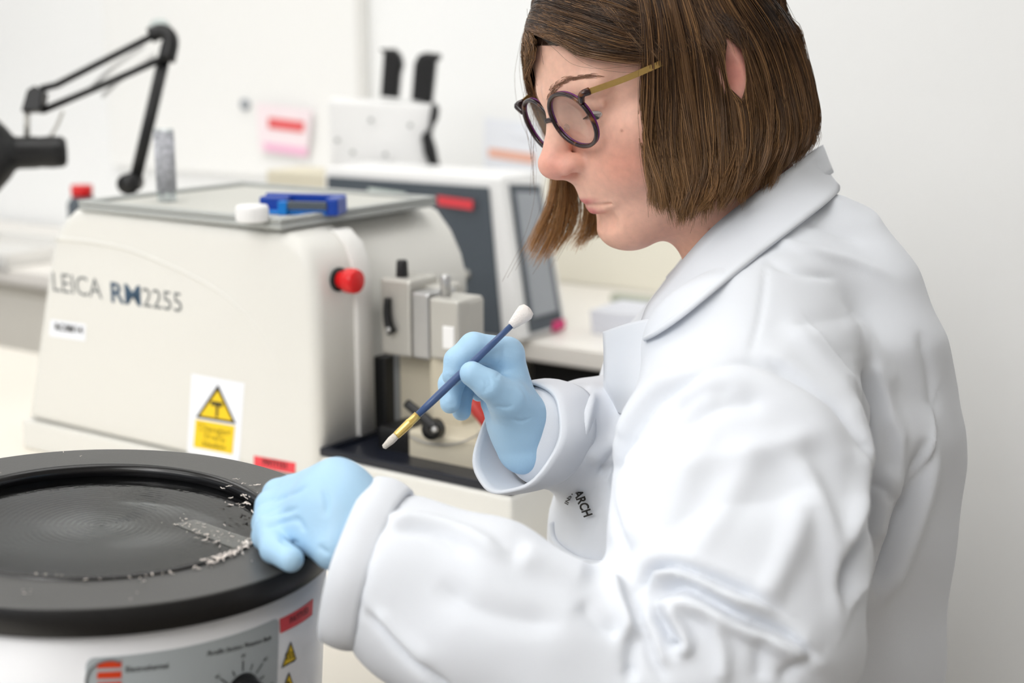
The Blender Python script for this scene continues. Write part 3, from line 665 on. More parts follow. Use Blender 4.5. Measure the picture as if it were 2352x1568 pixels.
def mesh_sdf(f, lo, hi, h, slack=2.0):
    """surface nets on a sparsely evaluated grid."""
    lo = np.asarray(lo, float); B = 4
    n = (np.ceil((np.asarray(hi) - lo) / (h * B)).astype(int)) * B
    nb = n // B
    ci = np.stack(np.meshgrid(*[np.arange(k) for k in nb], indexing='ij'), -1).reshape(-1, 3)
    cc = (lo + (ci * B + B / 2 - 0.5) * h).astype(np.float32)
    fc = np.concatenate([f(c) for c in np.array_split(cc, max(1, len(cc) // 300000))])
    G = np.repeat(np.repeat(np.repeat(np.where(fc < 0, -1, 1).astype(np.float32).reshape(nb), B, 0), B, 1), B, 2)
    act = ci[np.abs(fc) < h * B * slack]
    off = np.stack(np.meshgrid(*[np.arange(B)] * 3, indexing='ij'), -1).reshape(-1, 3)
    gi = (act[:, None, :] * B + off[None]).reshape(-1, 3)
    for g in np.array_split(gi, max(1, len(gi) // 400000)):
        G[g[:, 0], g[:, 1], g[:, 2]] = f((lo + g * h).astype(np.float32))
    I = G < 0
    s = I[:-1, :-1, :-1].astype(np.int8)
    tot = s.copy()
    for dx, dy, dz in [(1, 0, 0), (0, 1, 0), (0, 0, 1), (1, 1, 0), (1, 0, 1), (0, 1, 1), (1, 1, 1)]:
        tot += I[dx:G.shape[0] - 1 + dx, dy:G.shape[1] - 1 + dy, dz:G.shape[2] - 1 + dz]
    cells = np.argwhere((tot > 0) & (tot < 8))
    corner = np.array([(x, y, z) for x in (0, 1) for y in (0, 1) for z in (0, 1)])
    val = np.stack([G[cells[:, 0] + c[0], cells[:, 1] + c[1], cells[:, 2] + c[2]] for c in corner], 1)
    acc = np.zeros((len(cells), 3)); cnt = np.zeros(len(cells))
    for i in range(8):
        for j in range(i + 1, 8):
            if np.abs(corner[i] - corner[j]).sum() != 1: continue
            m = (val[:, i] < 0) != (val[:, j] < 0)
            t = val[m, i] / (val[m, i] - val[m, j])
            acc[m] += corner[i] + t[:, None] * (corner[j] - corner[i]); cnt[m] += 1
    V = lo + (cells + acc / cnt[:, None]) * h
    idx = np.full(tot.shape, -1, np.int64); idx[cells[:, 0], cells[:, 1], cells[:, 2]] = np.arange(len(cells))
    Q = []
    for ax in range(3):
        sl0 = [slice(None)] * 3; sl1 = [slice(None)] * 3; sl0[ax] = slice(0, -1); sl1[ax] = slice(1, None)
        e = np.argwhere(I[tuple(sl0)] != I[tuple(sl1)])
        b_, c_ = [(1, 2), (2, 0), (0, 1)][ax]
        ok = (e[:, b_] > 0) & (e[:, c_] > 0) & (e[:, 0] < idx.shape[0]) & (e[:, 1] < idx.shape[1]) & (e[:, 2] < idx.shape[2]); e = e[ok]
        flip = I[e[:, 0], e[:, 1], e[:, 2]]
        def at(db, dc):
            q = e.copy(); q[:, b_] -= db; q[:, c_] -= dc; return idx[q[:, 0], q[:, 1], q[:, 2]]
        q = np.stack([at(1, 1), at(0, 1), at(0, 0), at(1, 0)], 1)
        q[~flip] = q[~flip][:, ::-1]; Q.append(q)
    Q = np.concatenate(Q); Q = Q[(Q >= 0).all(1)]
    return V, Q
def vnormals(V, Q):
    n = np.cross(V[Q[:, 2]] - V[Q[:, 0]], V[Q[:, 3]] - V[Q[:, 1]]); N = np.zeros_like(V)
    for k in range(4): np.add.at(N, Q[:, k], n)
    return N / (np.linalg.norm(N, axis=1)[:, None] + 1e-15)
def relax(V, Q, it=2, lam=0.5):
    for _ in range(it):
        S = np.zeros_like(V); c = np.zeros(len(V))
        for k in range(4):
            np.add.at(S, Q[:, k], V[Q[:, (k + 1) % 4]]); np.add.at(S, Q[:, k], V[Q[:, (k + 3) % 4]]); np.add.at(c, Q[:, k], 2)
        V = V + lam * (S / c[:, None] - V)
    return V
def subdiv(V, Q):
    """one linear split of quads, then a light relax (smooth refinement)."""
    E = np.concatenate([np.stack([Q[:, k], Q[:, (k + 1) % 4]], 1) for k in range(4)]); Es = np.sort(E, 1)
    key = Es[:, 0] * len(V) + Es[:, 1]; uq, inv = np.unique(key, return_inverse=True)
    em = (V[uq // len(V)] + V[uq % len(V)]) / 2; fm = V[Q].mean(1)
    nv, ne, nf = len(V), len(uq), len(Q); inv = inv.reshape(4, nf); fi = nv + ne + np.arange(nf)
    V2 = np.concatenate([V, em, fm])
    Q2 = np.concatenate([np.stack([Q[:, k], nv + inv[k], fi, nv + inv[(k + 3) % 4]], 1) for k in range(4)])
    return relax(V2, Q2, 2, 0.5), Q2
def fast_mesh(name, V, Q, m, parent=None, smooth=True, col=None, **kw):
    org = ORG[parent] if parent is not None else np.array(kw.pop('loc'))
    me = bpy.data.meshes.new(name); V = np.asarray(V) - org
    k = Q.shape[1]
    me.vertices.add(len(V)); me.vertices.foreach_set('co', V.astype(np.float32).ravel())
    me.loops.add(len(Q) * k); me.loops.foreach_set('vertex_index', Q.astype(np.int32).ravel())
    me.polygons.add(len(Q)); me.polygons.foreach_set('loop_start', np.arange(0, len(Q) * k, k, dtype=np.int32))
    me.polygons.foreach_set('use_smooth', np.full(len(Q), smooth)); me.update(calc_edges=True)
    if col is not None:
        at = me.color_attributes.new('tone', 'FLOAT_COLOR', 'POINT'); at.data.foreach_set('color', np.concatenate([col, np.ones((len(col), 1))], 1).astype(np.float32).ravel())
    o = bpy.data.objects.new(name, me); COL.objects.link(o); ORG[o] = org
    me.materials.append(M[m] if isinstance(m, str) else m)
    if parent is not None: o.parent = parent
    else: o.location = org
    for q in ('label', 'cat', 'kind', 'group'):
        if q in kw: o['category' if q == 'cat' else q] = kw[q]
    return o
def march(f, u, v, z0=0.75, z1=1.5):
    """depth at which the ray through a pixel meets the surface f = 0."""
    z = z0
    for _ in range(200):
        d = float(f(P(u, v, z)[None].astype(np.float32))[0])
        if d < 0.0004: return z
        z += max(d * 0.7, 0.0003)
        if z > z1: return None
    return z

# ------------------------------------------------------------------ the woman: head pose
def rot(y, p_, r):
    y, p_, r = np.radians([y, p_, r])
    f0 = np.array([-math.cos(y), -math.sin(y), 0]); l0 = np.array([math.sin(y), -math.cos(y), 0])
    f = math.cos(p_) * f0 - math.sin(p_) * UP; u = math.cos(p_) * UP + math.sin(p_) * f0
    return np.stack([f, math.cos(r) * l0 + math.sin(r) * u, math.cos(r) * u - math.sin(r) * l0], 1)
HR = rot(20, 25, 1.0); HO = P(1540, 185, 1.12)
def h2w(p_): return np.asarray(p_) @ HR.T + HO
def w2h(p_): return (np.asarray(p_) - HO) @ HR
NK = [w2h(P(1625, 300, 1.135)), w2h(P(1690, 480, 1.135)), w2h(P(1765, 650, 1.135)), w2h(P(1800, 760, 1.14))]
EYE = np.array([.0725, .0345, .0150])
def f_head(p):
    p = np.asarray(p, np.float32); q = p.copy(); q[:, 1] = np.abs(q[:, 1])
    d = s_ell(p, (-.008, 0, .040), (.094, .073, .084))
    d = smin(d, s_ell(p, (.046, 0, .046), (.0505, .055, .046)), .02)
    d = smin(d, s_ell(p, (.042, 0, -.022), (.052, .057, .062)), .02)
    d = smin(d, s_ell(p, (.071, 0, -.043), (.033, .034, .034)), .018)
    d = smin(d, s_ell(q, (.060, .036, -.030), (.027, .025, .032)), .02)
    d = smin(d, s_ell(q, (.056, .046, -.006), (.022, .019, .016)), .018)
    d = smin(d, s_cap(q, (.008, .047, -.058), (.078, .014, -.086), .016, .016), .022)
    d = smin(d, s_ell(p, (.0855, 0, -.086), (.0165, .021, .0165)), .014)
    d = smin(d, s_ell(p, (.040, 0, -.078), (.05, .042, .030)), .02)
    # brow and sockets
    d = smin(d, s_cap(q, (.0935, .006, .034), (.076, .046, .034), .0095, .0085), .012)
    d = smax(d, -s_ell(q, (.101, .033, .015), (.017, .019, .0125)), .012)
    # nose
    d = smin(d, s_cap(p, (.0945, 0, .022), (.108, 0, -.004), .0085, .0088), .010)
    d = smin(d, s_cap(p, (.108, 0, -.004), (.1158, 0, -.0135), .0088, .0105), .006)
    d = smin(d, s_ell(p, (.1155, 0, -.0155), (.0112, .0118, .0105)), .006)
    d = smin(d, s_ell(q, (.1065, .0125, -.0195), (.0105, .0072, .0085)), .006)
    d = smin(d, s_cap(p, (.115, 0, -.0235), (.106, 0, -.0305), .0042, .0045), .005)
    d = smax(d, -s_ell(q, (.1105, .0068, -.0285), (.0068, .0034, .0050)), .003)
    d = smin(d, s_cap(p, (.101, 0, -.034), (.1015, 0, -.048), .0045, .004), .008)
    # eyelids
    lid = s_ell(q, EYE, (.0138, .0138, .0138))
    d = smin(d, lid, .006)
    d = smin(d, s_cap(q, EYE + np.array([.0115, -.004, .007]), EYE + np.array([.006, .014, .004]), .0028, .0022), .004)
    d = smax(d, -s_ell(q, EYE + np.array([.0135, .002, -.0030]), (.0085, .0125, .0040)), .0012)
    # mouth
    d = smin(d, s_chain(q, [(.1012, 0, -.0515), (.0990, .010, -.0525), (.0900, .0225, -.0575)], [.0046, .0043, .0025]), .005)
    d = smin(d, s_chain(q, [(.1000, 0, -.0628), (.0975, .010, -.0622), (.0895, .0215, -.0585)], [.0054, .0050, .0025]), .005)
    d = smax(d, -s_chain(q, [(.108, 0, -.0572), (.1045, .010, -.0570), (.0925, .0235, -.0582)], [.0015, .0015, .0010]), .002)
    d = smax(d, -s_cap(q, (.1045, 0, -.0725), (.097, .016, -.0725), .003, .003), .012)
    d = smax(d, -s_cap(q, (.1090, .0165, -.026), (.0985, .030, -.052), .0022, .0018), .008)
    # ears
    ear = s_ell(q, (-.010, .086, .006), (.0145, .010, .032))
    ear = smax(ear, -s_ell(q, (-.005, .096, .006), (.008, .007, .021)), .004)
    d = smin(d, ear, .006)
    # neck
    d = smin(d, s_chain(p, NK, [.054, .052, .060, .085], .01), .022)
    d = smin(d, s_cap(p, NK[1] + np.array([.02, .03, .01]), NK[2] + np.array([.03, .012, -.01]), .016, .014), .02)
    return d
t_ = (h2w(NK[3]), )
HV, HQ = mesh_sdf(f_head, (-.20, -.115, -.215), (.135, .115, .135), .00135)
HV = relax(HV, HQ, 1, 0.4)
def gauss(P_, c, r): return np.exp(-(((P_ - np.array(c)) / np.array(r)) ** 2).sum(-1))
def mixc(a, b, w_): return a + (np.array(b[:3]) - a) * np.clip(w_, 0, 1)[:, None]
Qm = HV.copy(); Qm[:, 1] = np.abs(Qm[:, 1])
SK = np.tile(np.array(srgb(238, 191, 170)[:3]), (len(HV), 1))
SK = mixc(SK, srgb(226, 152, 132), 0.75 * gauss(Qm, (.075, .045, -.028), (.035, .03, .024)))
SK = mixc(SK, srgb(230, 146, 132), 0.8 * gauss(HV, (.116, 0, -.016), (.016, .02, .014)))
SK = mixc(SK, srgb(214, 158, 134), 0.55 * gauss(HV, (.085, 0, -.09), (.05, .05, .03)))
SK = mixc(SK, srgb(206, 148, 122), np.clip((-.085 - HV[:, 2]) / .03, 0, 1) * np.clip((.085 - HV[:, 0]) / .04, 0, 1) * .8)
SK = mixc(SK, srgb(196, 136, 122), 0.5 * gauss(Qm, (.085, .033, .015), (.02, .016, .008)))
lipm = np.maximum(gauss(Qm, (.103, .000, -.0525), (.02, .0185, .0046)), gauss(Qm, (.103, .0, -.0625), (.02, .0175, .0056))) * (HV[:, 0] > .088)
SK = mixc(SK, srgb(200, 112, 112), np.clip(lipm * 1.6 - .5, 0, .9))
SK = mixc(SK, srgb(224, 130, 124), 0.85 * gauss(Qm, (-.014, .08, .005), (.022, .02, .034)))

mu, mv, mz_ = proj(h2w(HV))
for u_, v_, r_ in [(1703, 466, 5), (1630, 528, 4), (1428, 300, 3), (1662, 480, 3)]:
    SK = mixc(SK, srgb(150, 84, 66), .75 * np.exp(-((mu - u_) ** 2 + (mv - v_) ** 2) / r_ ** 2) * (mz_ < 1.14))
# hidden trunk and arms under the coat, coarse
SH_L = P(1725, 850, 1.02); EL_L = P(1680, 1480, .875); WR_L = P(800, 1230, .885)
SH_R = P(1680, 880, 1.28); EL_R = P(1500, 1110, 1.23); WR_R = P(1205, 985, 1.078)
CH = P(1770, 900, 1.16); PEL = np.array([CH[0] + .02, 1.14, .54])
def f_trunk(p):
    d = s_chain(p, [P(1790, 720, 1.15), CH, P(1720, 1300, 1.2), PEL], [.06, .085, .09, .09], .03)
    d = smin(d, s_chain(p, [P(1790, 760, 1.12), SH_L, EL_L, P(1270, 1510, .868), P(1100, 1410, .874), WR_L], [.045, .042, .034, .028, .026, .012]), .03)
    d = smin(d, s_chain(p, [P(1790, 760, 1.18), SH_R, EL_R, WR_R], [.045, .042, .035, .012]), .03)
    return d
TV, TQ = mesh_sdf(f_trunk, (-.2, .75, .42), (.45, 1.5, 1.22), .009)
M['skin'] = mat('skin', srgb(225, 175, 150), 0.48, sss=0.18, spec=0.4)
nt = M['skin'].node_tree; b_ = nt.nodes['Principled BSDF']
va = nt.nodes.new('ShaderNodeVertexColor'); va.layer_name = 'tone'
nz = nt.nodes.new('ShaderNodeTexNoise'); nz.inputs['Scale'].default_value = 160; nz.inputs['Detail'].default_value = 5
tcn = nt.nodes.new('ShaderNodeTexCoord'); nt.links.new(tcn.outputs['Object'], nz.inputs['Vector'])
rp = nt.nodes.new('ShaderNodeMapRange'); rp.inputs['From Min'].default_value = .3; rp.inputs['From Max'].default_value = .7; rp.inputs['To Min'].default_value = .93; rp.inputs['To Max'].default_value = 1.05
nt.links.new(nz.outputs['Fac'], rp.inputs['Value'])
mx = nt.nodes.new('ShaderNodeMix'); mx.data_type = 'RGBA'; mx.blend_type = 'MULTIPLY'; mx.inputs['Factor'].default_value = 1
nt.links.new(va.outputs['Color'], mx.inputs['A']); nt.links.new(rp.outputs['Result'], mx.inputs['B']); nt.links.new(mx.outputs['Result'], b_.inputs['Base Color'])
nz2 = nt.nodes.new('ShaderNodeTexNoise'); nz2.inputs['Scale'].default_value = 900; nz2.inputs['Detail'].default_value = 2; nt.links.new(tcn.outputs['Object'], nz2.inputs['Vector'])
bp = nt.nodes.new('ShaderNodeBump'); bp.inputs['Strength'].default_value = .12; bp.inputs['Distance'].default_value = .0006
nt.links.new(nz2.outputs['Fac'], bp.inputs['Height']); nt.links.new(bp.outputs['Normal'], b_.inputs['Normal'])
WV = np.concatenate([h2w(HV), TV]); WQ = np.concatenate([HQ, TQ + len(HV)])
BODY0 = np.array([PEL[0], PEL[1], 0.0])
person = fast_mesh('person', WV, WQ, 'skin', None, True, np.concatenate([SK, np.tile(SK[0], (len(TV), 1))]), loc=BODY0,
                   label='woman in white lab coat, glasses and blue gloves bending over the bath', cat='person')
# eyes
M['eye_white'] = mat('eye_white', srgb(225, 215, 210), 0.15, noise=0.03)
M['iris'] = mat('iris', srgb(92, 104, 108), 0.1, noise=0.4, nscale=900)
for sy in (1, -1):
    c = h2w(EYE * np.array([1, sy, 1])); g = HR @ np.array([math.cos(.55), 0, -math.sin(.55)])
    ey = mk('eyeball', lathe(c, [(.0120 * math.sin(a), .0120 * math.cos(a)) for a in np.linspace(0, math.pi, 18)], 28, g), 'eye_white', person, True)
    mk('iris', lathe(c, [(0, .0127), (.0025, .01255), (.0045, .0119), (.0056, .0110)], 24, g), 'iris', ey, True)
    mk('pupil', lathe(c, [(0, .01285), (.0015, .0128), (.0024, .01265)], 18, g), 'black', ey, True)
def to_surf(pl, off=0.0, it=8):
    p_ = np.array(pl, float)
    for _ in range(it):
        d = f_head(p_.astype(np.float32)) - off; e = 5e-4
        g = np.stack([(f_head((p_ + e * np.eye(3)[k]).astype(np.float32)) - f_head((p_ - e * np.eye(3)[k]).astype(np.float32))) / (2 * e) for k in range(3)], 1)
        p_ = p_ - d[:, None] * g / ((g ** 2).sum(1)[:, None] + 1e-9)
    return p_
def strand_mesh(curves, radii, sides=3):
    """curves (n,k,3), radii (n,k): thin tubes; returns V, Q."""
    C_ = np.asarray(curves, float); n, k, _ = C_.shape
    T = np.gradient(C_, axis=1); T /= np.linalg.norm(T, axis=2)[..., None] + 1e-12
    ref = np.array([.31, .52, .79]); N = np.cross(T, ref); N /= np.linalg.norm(N, axis=2)[..., None] + 1e-12; B_ = np.cross(T, N)
    a = np.arange(sides) * 2 * math.pi / sides
    V = C_[:, :, None, :] + radii[:, :, None, None] * (np.cos(a)[None, None, :, None] * N[:, :, None, :] + np.sin(a)[None, None, :, None] * B_[:, :, None, :])
    idx = np.arange(n * k * sides).reshape(n, k, sides)
    Q = np.stack([idx[:, :-1, :], np.roll(idx, -1, 2)[:, :-1, :], np.roll(idx, -1, 2)[:, 1:, :], idx[:, 1:, :]], -1).reshape(-1, 4)
    return V.reshape(-1, 3), Q
def tone_mat(name, rough, spec=0.5, aniso=0.0):
    m = mat(name, (1, 1, 1, 1), rough, spec=spec); nt = m.node_tree; b = nt.nodes['Principled BSDF']
    v_ = nt.nodes.new('ShaderNodeVertexColor'); v_.layer_name = 'tone'; nt.links.new(v_.outputs['Color'], b.inputs['Base Color'])
    return m
M['hair'] = tone_mat('brown_hair', 0.32, 0.5)
for sy in (1, -1):                                   # brows and lashes
    n = 170; t = rng.uniform(0, 1, n); base = catmull([(.1005, .009, .033), (.0975, .022, .0415), (.090, .037, .045), (.075, .053, .040)], 50)
    b0 = base[(t * 49).astype(int)] + rng.normal(0, .0014, (n, 3)) * (1 - .5 * t[:, None]); b0[:, 1] *= sy
    b0 = to_surf(b0, .0001); dr = np.stack([-.5 - .2 * t, sy * (.8 + 0 * t), .55 - 1.0 * t], 1); dr /= np.linalg.norm(dr, axis=1)[:, None]
    cv = np.stack([to_surf(b0 + dr * L, o_, 4) for L, o_ in [(0, .0000), (.003, .0007), (.0062, .0004)]], 1)
    V, Q = strand_mesh(h2w(cv), np.tile([.00016, .00016, .00005], (n, 1)))
    fast_mesh('eyebrow', V, Q, 'hair', person, True, np.tile(srgb(138, 100, 78)[:3], (len(V), 1)))
    n = 34; t = np.linspace(-1, 1, n); e_ = EYE + np.stack([.0118 * np.cos(t * .85) + .0016, .0110 * t + .002, -.0006 - .0012 * t * t + .0 * t], 1)
    d_ = np.stack([.004 + 0 * t, .0018 * t, -.0030 + 0 * t], 1)
    cv = np.stack([e_, e_ + d_ * .6, e_ + d_ * 1.2 + np.array([.0006, 0, .0012])], 1); cv[:, :, 1] *= sy
    V, Q = strand_mesh(h2w(cv), np.tile([.0002, .00015, .00004], (n, 1)))
    fast_mesh('eyelashes', V, Q, 'hair', person, True, np.tile(srgb(50, 36, 30)[:3], (len(V), 1)))
# ------------------------------------------------------------------ lab coat
def on_y(u, v, y):
    d = P(u, v, 1) - CAM; return CAM + d * (y / d[1])
TY = math.radians(15); TF = np.array([-math.cos(TY), -math.sin(TY), 0]); TL = np.array([math.sin(TY), -math.cos(TY), 0])
rows = [(452, 1800, 1932, .045), (480, 1740, 1994, .070), (530, 1670, 2028, .095), (590, 1610, 2064, .118), (720, 1510, 2112, .150), (850, 1410, 2149, .162), (930, 1378, 2165, .165),
        (1020, 1338, 2166, .166), (1110, 1300, 2160, .167), (1200, 1270, 2150, .168), (1300, 1272, 2140, .168), (1568, 1300, 2108, .172), (1900, 1310, 2090, .182), (2150, 1300, 2090, .19)]
YT = 1.13
rz, rcx, rax, rbx = [], [], [], []
for v, uf, ub, b in rows:
    pf, pb = on_y(uf, v, YT), on_y(ub, v, YT); hx = (pb[0] - pf[0]) / 2
    rz.append(pf[2]); rcx.append((pf[0] + pb[0]) / 2); rax.append(math.sqrt(max(hx * hx - (b * math.sin(TY)) ** 2, 1e-5)) / math.cos(TY)); rbx.append(b)
rz, rcx, rax, rbx = [np.array(x[::-1]) for x in (rz, rcx, rax, rbx)]
CW_L = P(812, 1296, .885)
def f_torso(p):
    z = np.clip(p[:, 2], rz[0], rz[-1])
    cx = np.interp(z, rz, rcx); a = np.interp(z, rz, rax); b = np.interp(z, rz, rbx)
    qx = p[:, 0] - cx; qy = p[:, 1] - YT
    f = qx * TF[0] + qy * TF[1]; l = qx * TL[0] + qy * TL[1]
    r = (np.abs(f / a) ** 2.3 + np.abs(l / b) ** 2.3) ** (1 / 2.3)
    d = (r - 1) * np.minimum(a, b) * .9
    return np.maximum(d, np.maximum(p[:, 2] - rz[-1], rz[0] - p[:, 2]))
def f_sleeve_l(p):
    d = s_chain(p, [P(1810, 660, 1.08), P(1722, 850, 1.015), P(1700, 1100, .945), P(1690, 1330, .895), P(1700, 1440, .875)], [.052, .074, .080, .078, .066], .02)
    d = smin(d, s_cap(p, P(1700, 1330, .885), P(1868, 1500, .885), .05, .024), .03)
    fo = s_chain(p, [P(1700, 1465, .872), P(1400, 1590, .866), P(1250, 1500, .866), P(1100, 1404, .872), P(915, 1322, .884), P(850, 1298, .885)], [.066, .052, .050, .053, .047, .043], .02)
    fo = smin(fo, s_chain(p, [P(1680, 1520, .875), P(1300, 1520, .87), P(960, 1430, .885)], [.055, .05, .036]), .03)
    cn = P(810, 1290, .885) - P(880, 1312, .885); cn /= np.linalg.norm(cn)
    fo = smax(fo, (p - P(856, 1304, .885).astype(np.float32)) @ cn.astype(np.float32), .004)
    return smin(d, fo, .016)
def f_sleeve_r(p):
    return s_chain(p, [P(1740, 780, 1.27), P(1650, 920, 1.28), P(1500, 1080, 1.22), P(1350, 1010, 1.15), P(1262, 1000, 1.10)], [.06, .058, .060, .046, .040], .02)
def f_coat(p):
    p = np.asarray(p, np.float32)
    d = smin(f_torso(p), f_sleeve_l(p), .010)
    d = smin(d, s_chain(p, [P(1860, 560, 1.13), P(1800, 660, 1.075)], [.03, .05]), .03)
    return smin(d, f_sleeve_r(p), .02)
CV, CQ = mesh_sdf(f_coat, (-.17, .74, .46), (.47, 1.42, 1.17), .0046)
CV = relax(CV, CQ, 2, .5)
CV, CQ = subdiv(CV, CQ)
# creases: polylines in the picture, carried by the cloth they lie on; (points, half width px, height mm, z-limits)
def polydist(U, pts):
    pts = catmull(pts, max(24, len(pts) * 8)); best = np.full(len(U), 1e9); par = np.zeros(len(U)); side = np.zeros(len(U))
    L = len(pts) - 1
    for i in range(L):
        a, b = pts[i], pts[i + 1]; d = b - a; t = np.clip(((U - a) @ d) / (d @ d + 1e-9), 0, 1); e = U - a - t[:, None] * d; q = np.hypot(e[:, 0], e[:, 1])
        m = q < best; best[m] = q[m]; par[m] = (i + t[m]) / L; side[m] = np.sign(d[0] * e[m, 1] - d[1] * e[m, 0])
    return best, par, side
FOLDS = [
    # armhole seam and the deep cleft between sleeve and back
    ([(1640, 850), (1720, 832), (1790, 850), (1860, 890), (1920, 945), (1965, 1030), (1985, 1110), (1978, 1200), (1950, 1290)], 9, -4.0, 0),
    ([(1988, 1090), (1982, 1180), (1955, 1270), (1938, 1320), (1940, 1400)], 16, -12, 0),
    ([(1960, 1030), (1966, 1110), (1955, 1200), (1930, 1290)], 22, 5, 0),
    # front armhole
    ([(1640, 855), (1560, 885), (1490, 930), (1440, 1010), (1412, 1110), (1420, 1200), (1445, 1290)], 12, -7, 0),
    ([(1460, 1010), (1436, 1100), (1442, 1190), (1460, 1260)], 24, 5, 0),
    # laps: cloth raised on one side of a line
    ([(1972, 805), (1986, 900), (1992, 1000), (1990, 1110), (1976, 1210), (1944, 1300)], 34, 7, 1),
    ([(1742, 816), (1800, 838), (1865, 885), (1925, 950), (1966, 1030), (1984, 1100)], 30, 3.5, -1),
    ([(2152, 930), (2122, 1050), (2062, 1190), (1990, 1330), (1955, 1410)], 44, 7, 1),
    ([(1640, 852), (1560, 885), (1490, 930), (1440, 1000), (1412, 1080), (1414, 1160), (1432, 1240), (1450, 1295)], 34, 6, 1),
    ([(1465, 1345), (1500, 1308), (1545, 1298), (1592, 1312), (1690, 1352), (1800, 1402)], 34, 8, -1),
    ([(1640, 1380), (1720, 1420), (1800, 1452), (1880, 1502)], 26, 6, -1),
    ([(1860, 735), (1915, 820), (1972, 905)], 30, 3, 1),
    # back of the coat
    ([(2120, 1000), (2090, 1120), (2045, 1240), (2005, 1350)], 20, -12, 0),
    ([(2140, 1000), (2120, 1130), (2075, 1260), (2020, 1390)], 22, 8, 0),
    ([(2040, 1060), (2028, 1150), (2005, 1250)], 18, 6, 0),
    ([(2060, 960), (2056, 1080), (2050, 1150)], 14, 4, 0),
    ([(1970, 820), (1990, 900), (1996, 1000), (2000, 1120)], 14, -6, 0),
    ([(1990, 830), (2030, 900), (2050, 1000)], 16, 4, 0),
    ([(2110, 760), (2140, 860), (2150, 960)], 14, -3, 0),
    ([(1985, 1105), (2025, 1122), (2040, 1150)], 9, -4, 0),
    # upper arm
    ([(1480, 1250), (1580, 1180), (1700, 1150), (1860, 1130)], 40, -3, 0),
    ([(1520, 1120), (1640, 1060), (1780, 1030), (1880, 1000)], 30, 3, 0),
    ([(1560, 980), (1660, 930), (1760, 920)], 22, -3, 0),
    ([(1560, 930), (1640, 890), (1740, 880), (1850, 940), (1920, 1040), (1945, 1140)], 36, 5, 0),
    ([(1800, 1040), (1860, 1110), (1900, 1230), (1925, 1350), (1935, 1440)], 22, 4, 0),
    ([(1480, 1290), (1540, 1180), (1600, 1060), (1640, 980)], 30, 3, 0),
    ([(1590, 1300), (1640, 1200), (1700, 1100), (1740, 1020)], 34, 2.5, 0),
    ([(1740, 1400), (1790, 1310), (1830, 1210), (1850, 1120)], 34, 4, 0),
    # inner elbow: the stacked folds
    ([(1470, 1350), (1500, 1310), (1540, 1298), (1590, 1310), (1690, 1350), (1790, 1400)], 13, -11, 0),
    ([(1480, 1345), (1540, 1318), (1590, 1330), (1680, 1372), (1780, 1410)], 18, 9, 0),
    ([(1500, 1375), (1570, 1345), (1640, 1380), (1720, 1420), (1800, 1450), (1870, 1505)], 12, -9, 0),
    ([(1500, 1395), (1600, 1395), (1700, 1440), (1790, 1480), (1900, 1530)], 22, 8, 0),
    ([(1500, 1385), (1525, 1430), (1545, 1465), (1562, 1478)], 9, -10, 0),
    ([(1530, 1400), (1560, 1440), (1578, 1480), (1565, 1510)], 14, 7, 0),
    ([(1430, 1340), (1445, 1380), (1480, 1440), (1500, 1500), (1530, 1568)], 14, -7, 0),
    ([(1400, 1330), (1420, 1360), (1440, 1420), (1446, 1470)], 18, 7, 0),
    ([(1470, 1400), (1500, 1470), (1525, 1540)], 14, 5, 0),
    ([(1455, 1450), (1450, 1500), (1448, 1568)], 12, -6, 0),
    ([(1640, 1420), (1660, 1500), (1660, 1568)], 18, 4, 0),
    ([(1750, 1460), (1745, 1568)], 20, -4, 0),
    ([(1870, 1500), (1830, 1530), (1790, 1568)], 18, -4, 0),
    # forearm
    ([(835, 1405), (880, 1450), (940, 1510), (1000, 1560), (1040, 1600)], 8, -6, 0),
    ([(860, 1400), (920, 1460), (1000, 1530)], 18, 3, 0),
    ([(900, 1210), (1000, 1225), (1080, 1270)], 14, -3, 0),
    ([(880, 1190), (980, 1195), (1080, 1230), (1160, 1280)], 16, 4, 0),
    ([(1000, 1330), (1080, 1390), (1180, 1420), (1300, 1430)], 34, -4, 0),
    ([(1180, 1270), (1270, 1300), (1360, 1330)], 30, 5, 0),
    ([(1330, 1380), (1380, 1430), (1430, 1450)], 22, -4, 0),
    # shoulder, yoke
    ([(1762, 590), (1752, 690), (1738, 760), (1722, 825)], 6, -1.6, 0),
    ([(1760, 600), (1830, 625), (1920, 640)], 9, -2.5, 0),
    ([(1765, 545), (1850, 570), (1960, 600), (2050, 640)], 12, 2, 0),
    ([(1830, 500), (1900, 520), (1990, 560)], 10, -2, 0),
    ([(1800, 730), (1870, 810), (1940, 900), (1975, 980)], 24, 3, 0),
    ([(1760, 825), (1830, 858), (1900, 915), (1955, 1000)], 10, -3, 0),
    ([(1740, 720), (1830, 745), (1920, 730), (2000, 740)], 30, -1.5, 0),
    ([(1950, 720), (2000, 800), (2060, 900)], 20, 3, 0),
    # chest
    ([(1445, 1060), (1400, 1075), (1372, 1068)], 14, -4, 0),
    ([(1420, 1000), (1380, 1030), (1350, 1060)], 18, 4, 0),
    ([(1560, 850), (1500, 900), (1450, 960), (1420, 1010)], 20, 3, 0),
    ([(1540, 950), (1610, 912), (1690, 898)], 16, -2.5, 0),
    # far sleeve
    ([(1345, 880), (1330, 930), (1310, 1000), (1280, 1090)], 12, -6, 0),
    ([(1360, 900), (1345, 960), (1330, 1020)], 14, 4, 0),
]
CU = np.stack(proj(CV), 1)
CN = vnormals(CV, CQ)
view = CAM - CV; view /= np.linalg.norm(view, axis=1)[:, None]; fac = np.clip((CN * view).sum(1) * 3, 0, 1)
disp = np.zeros(len(CV))
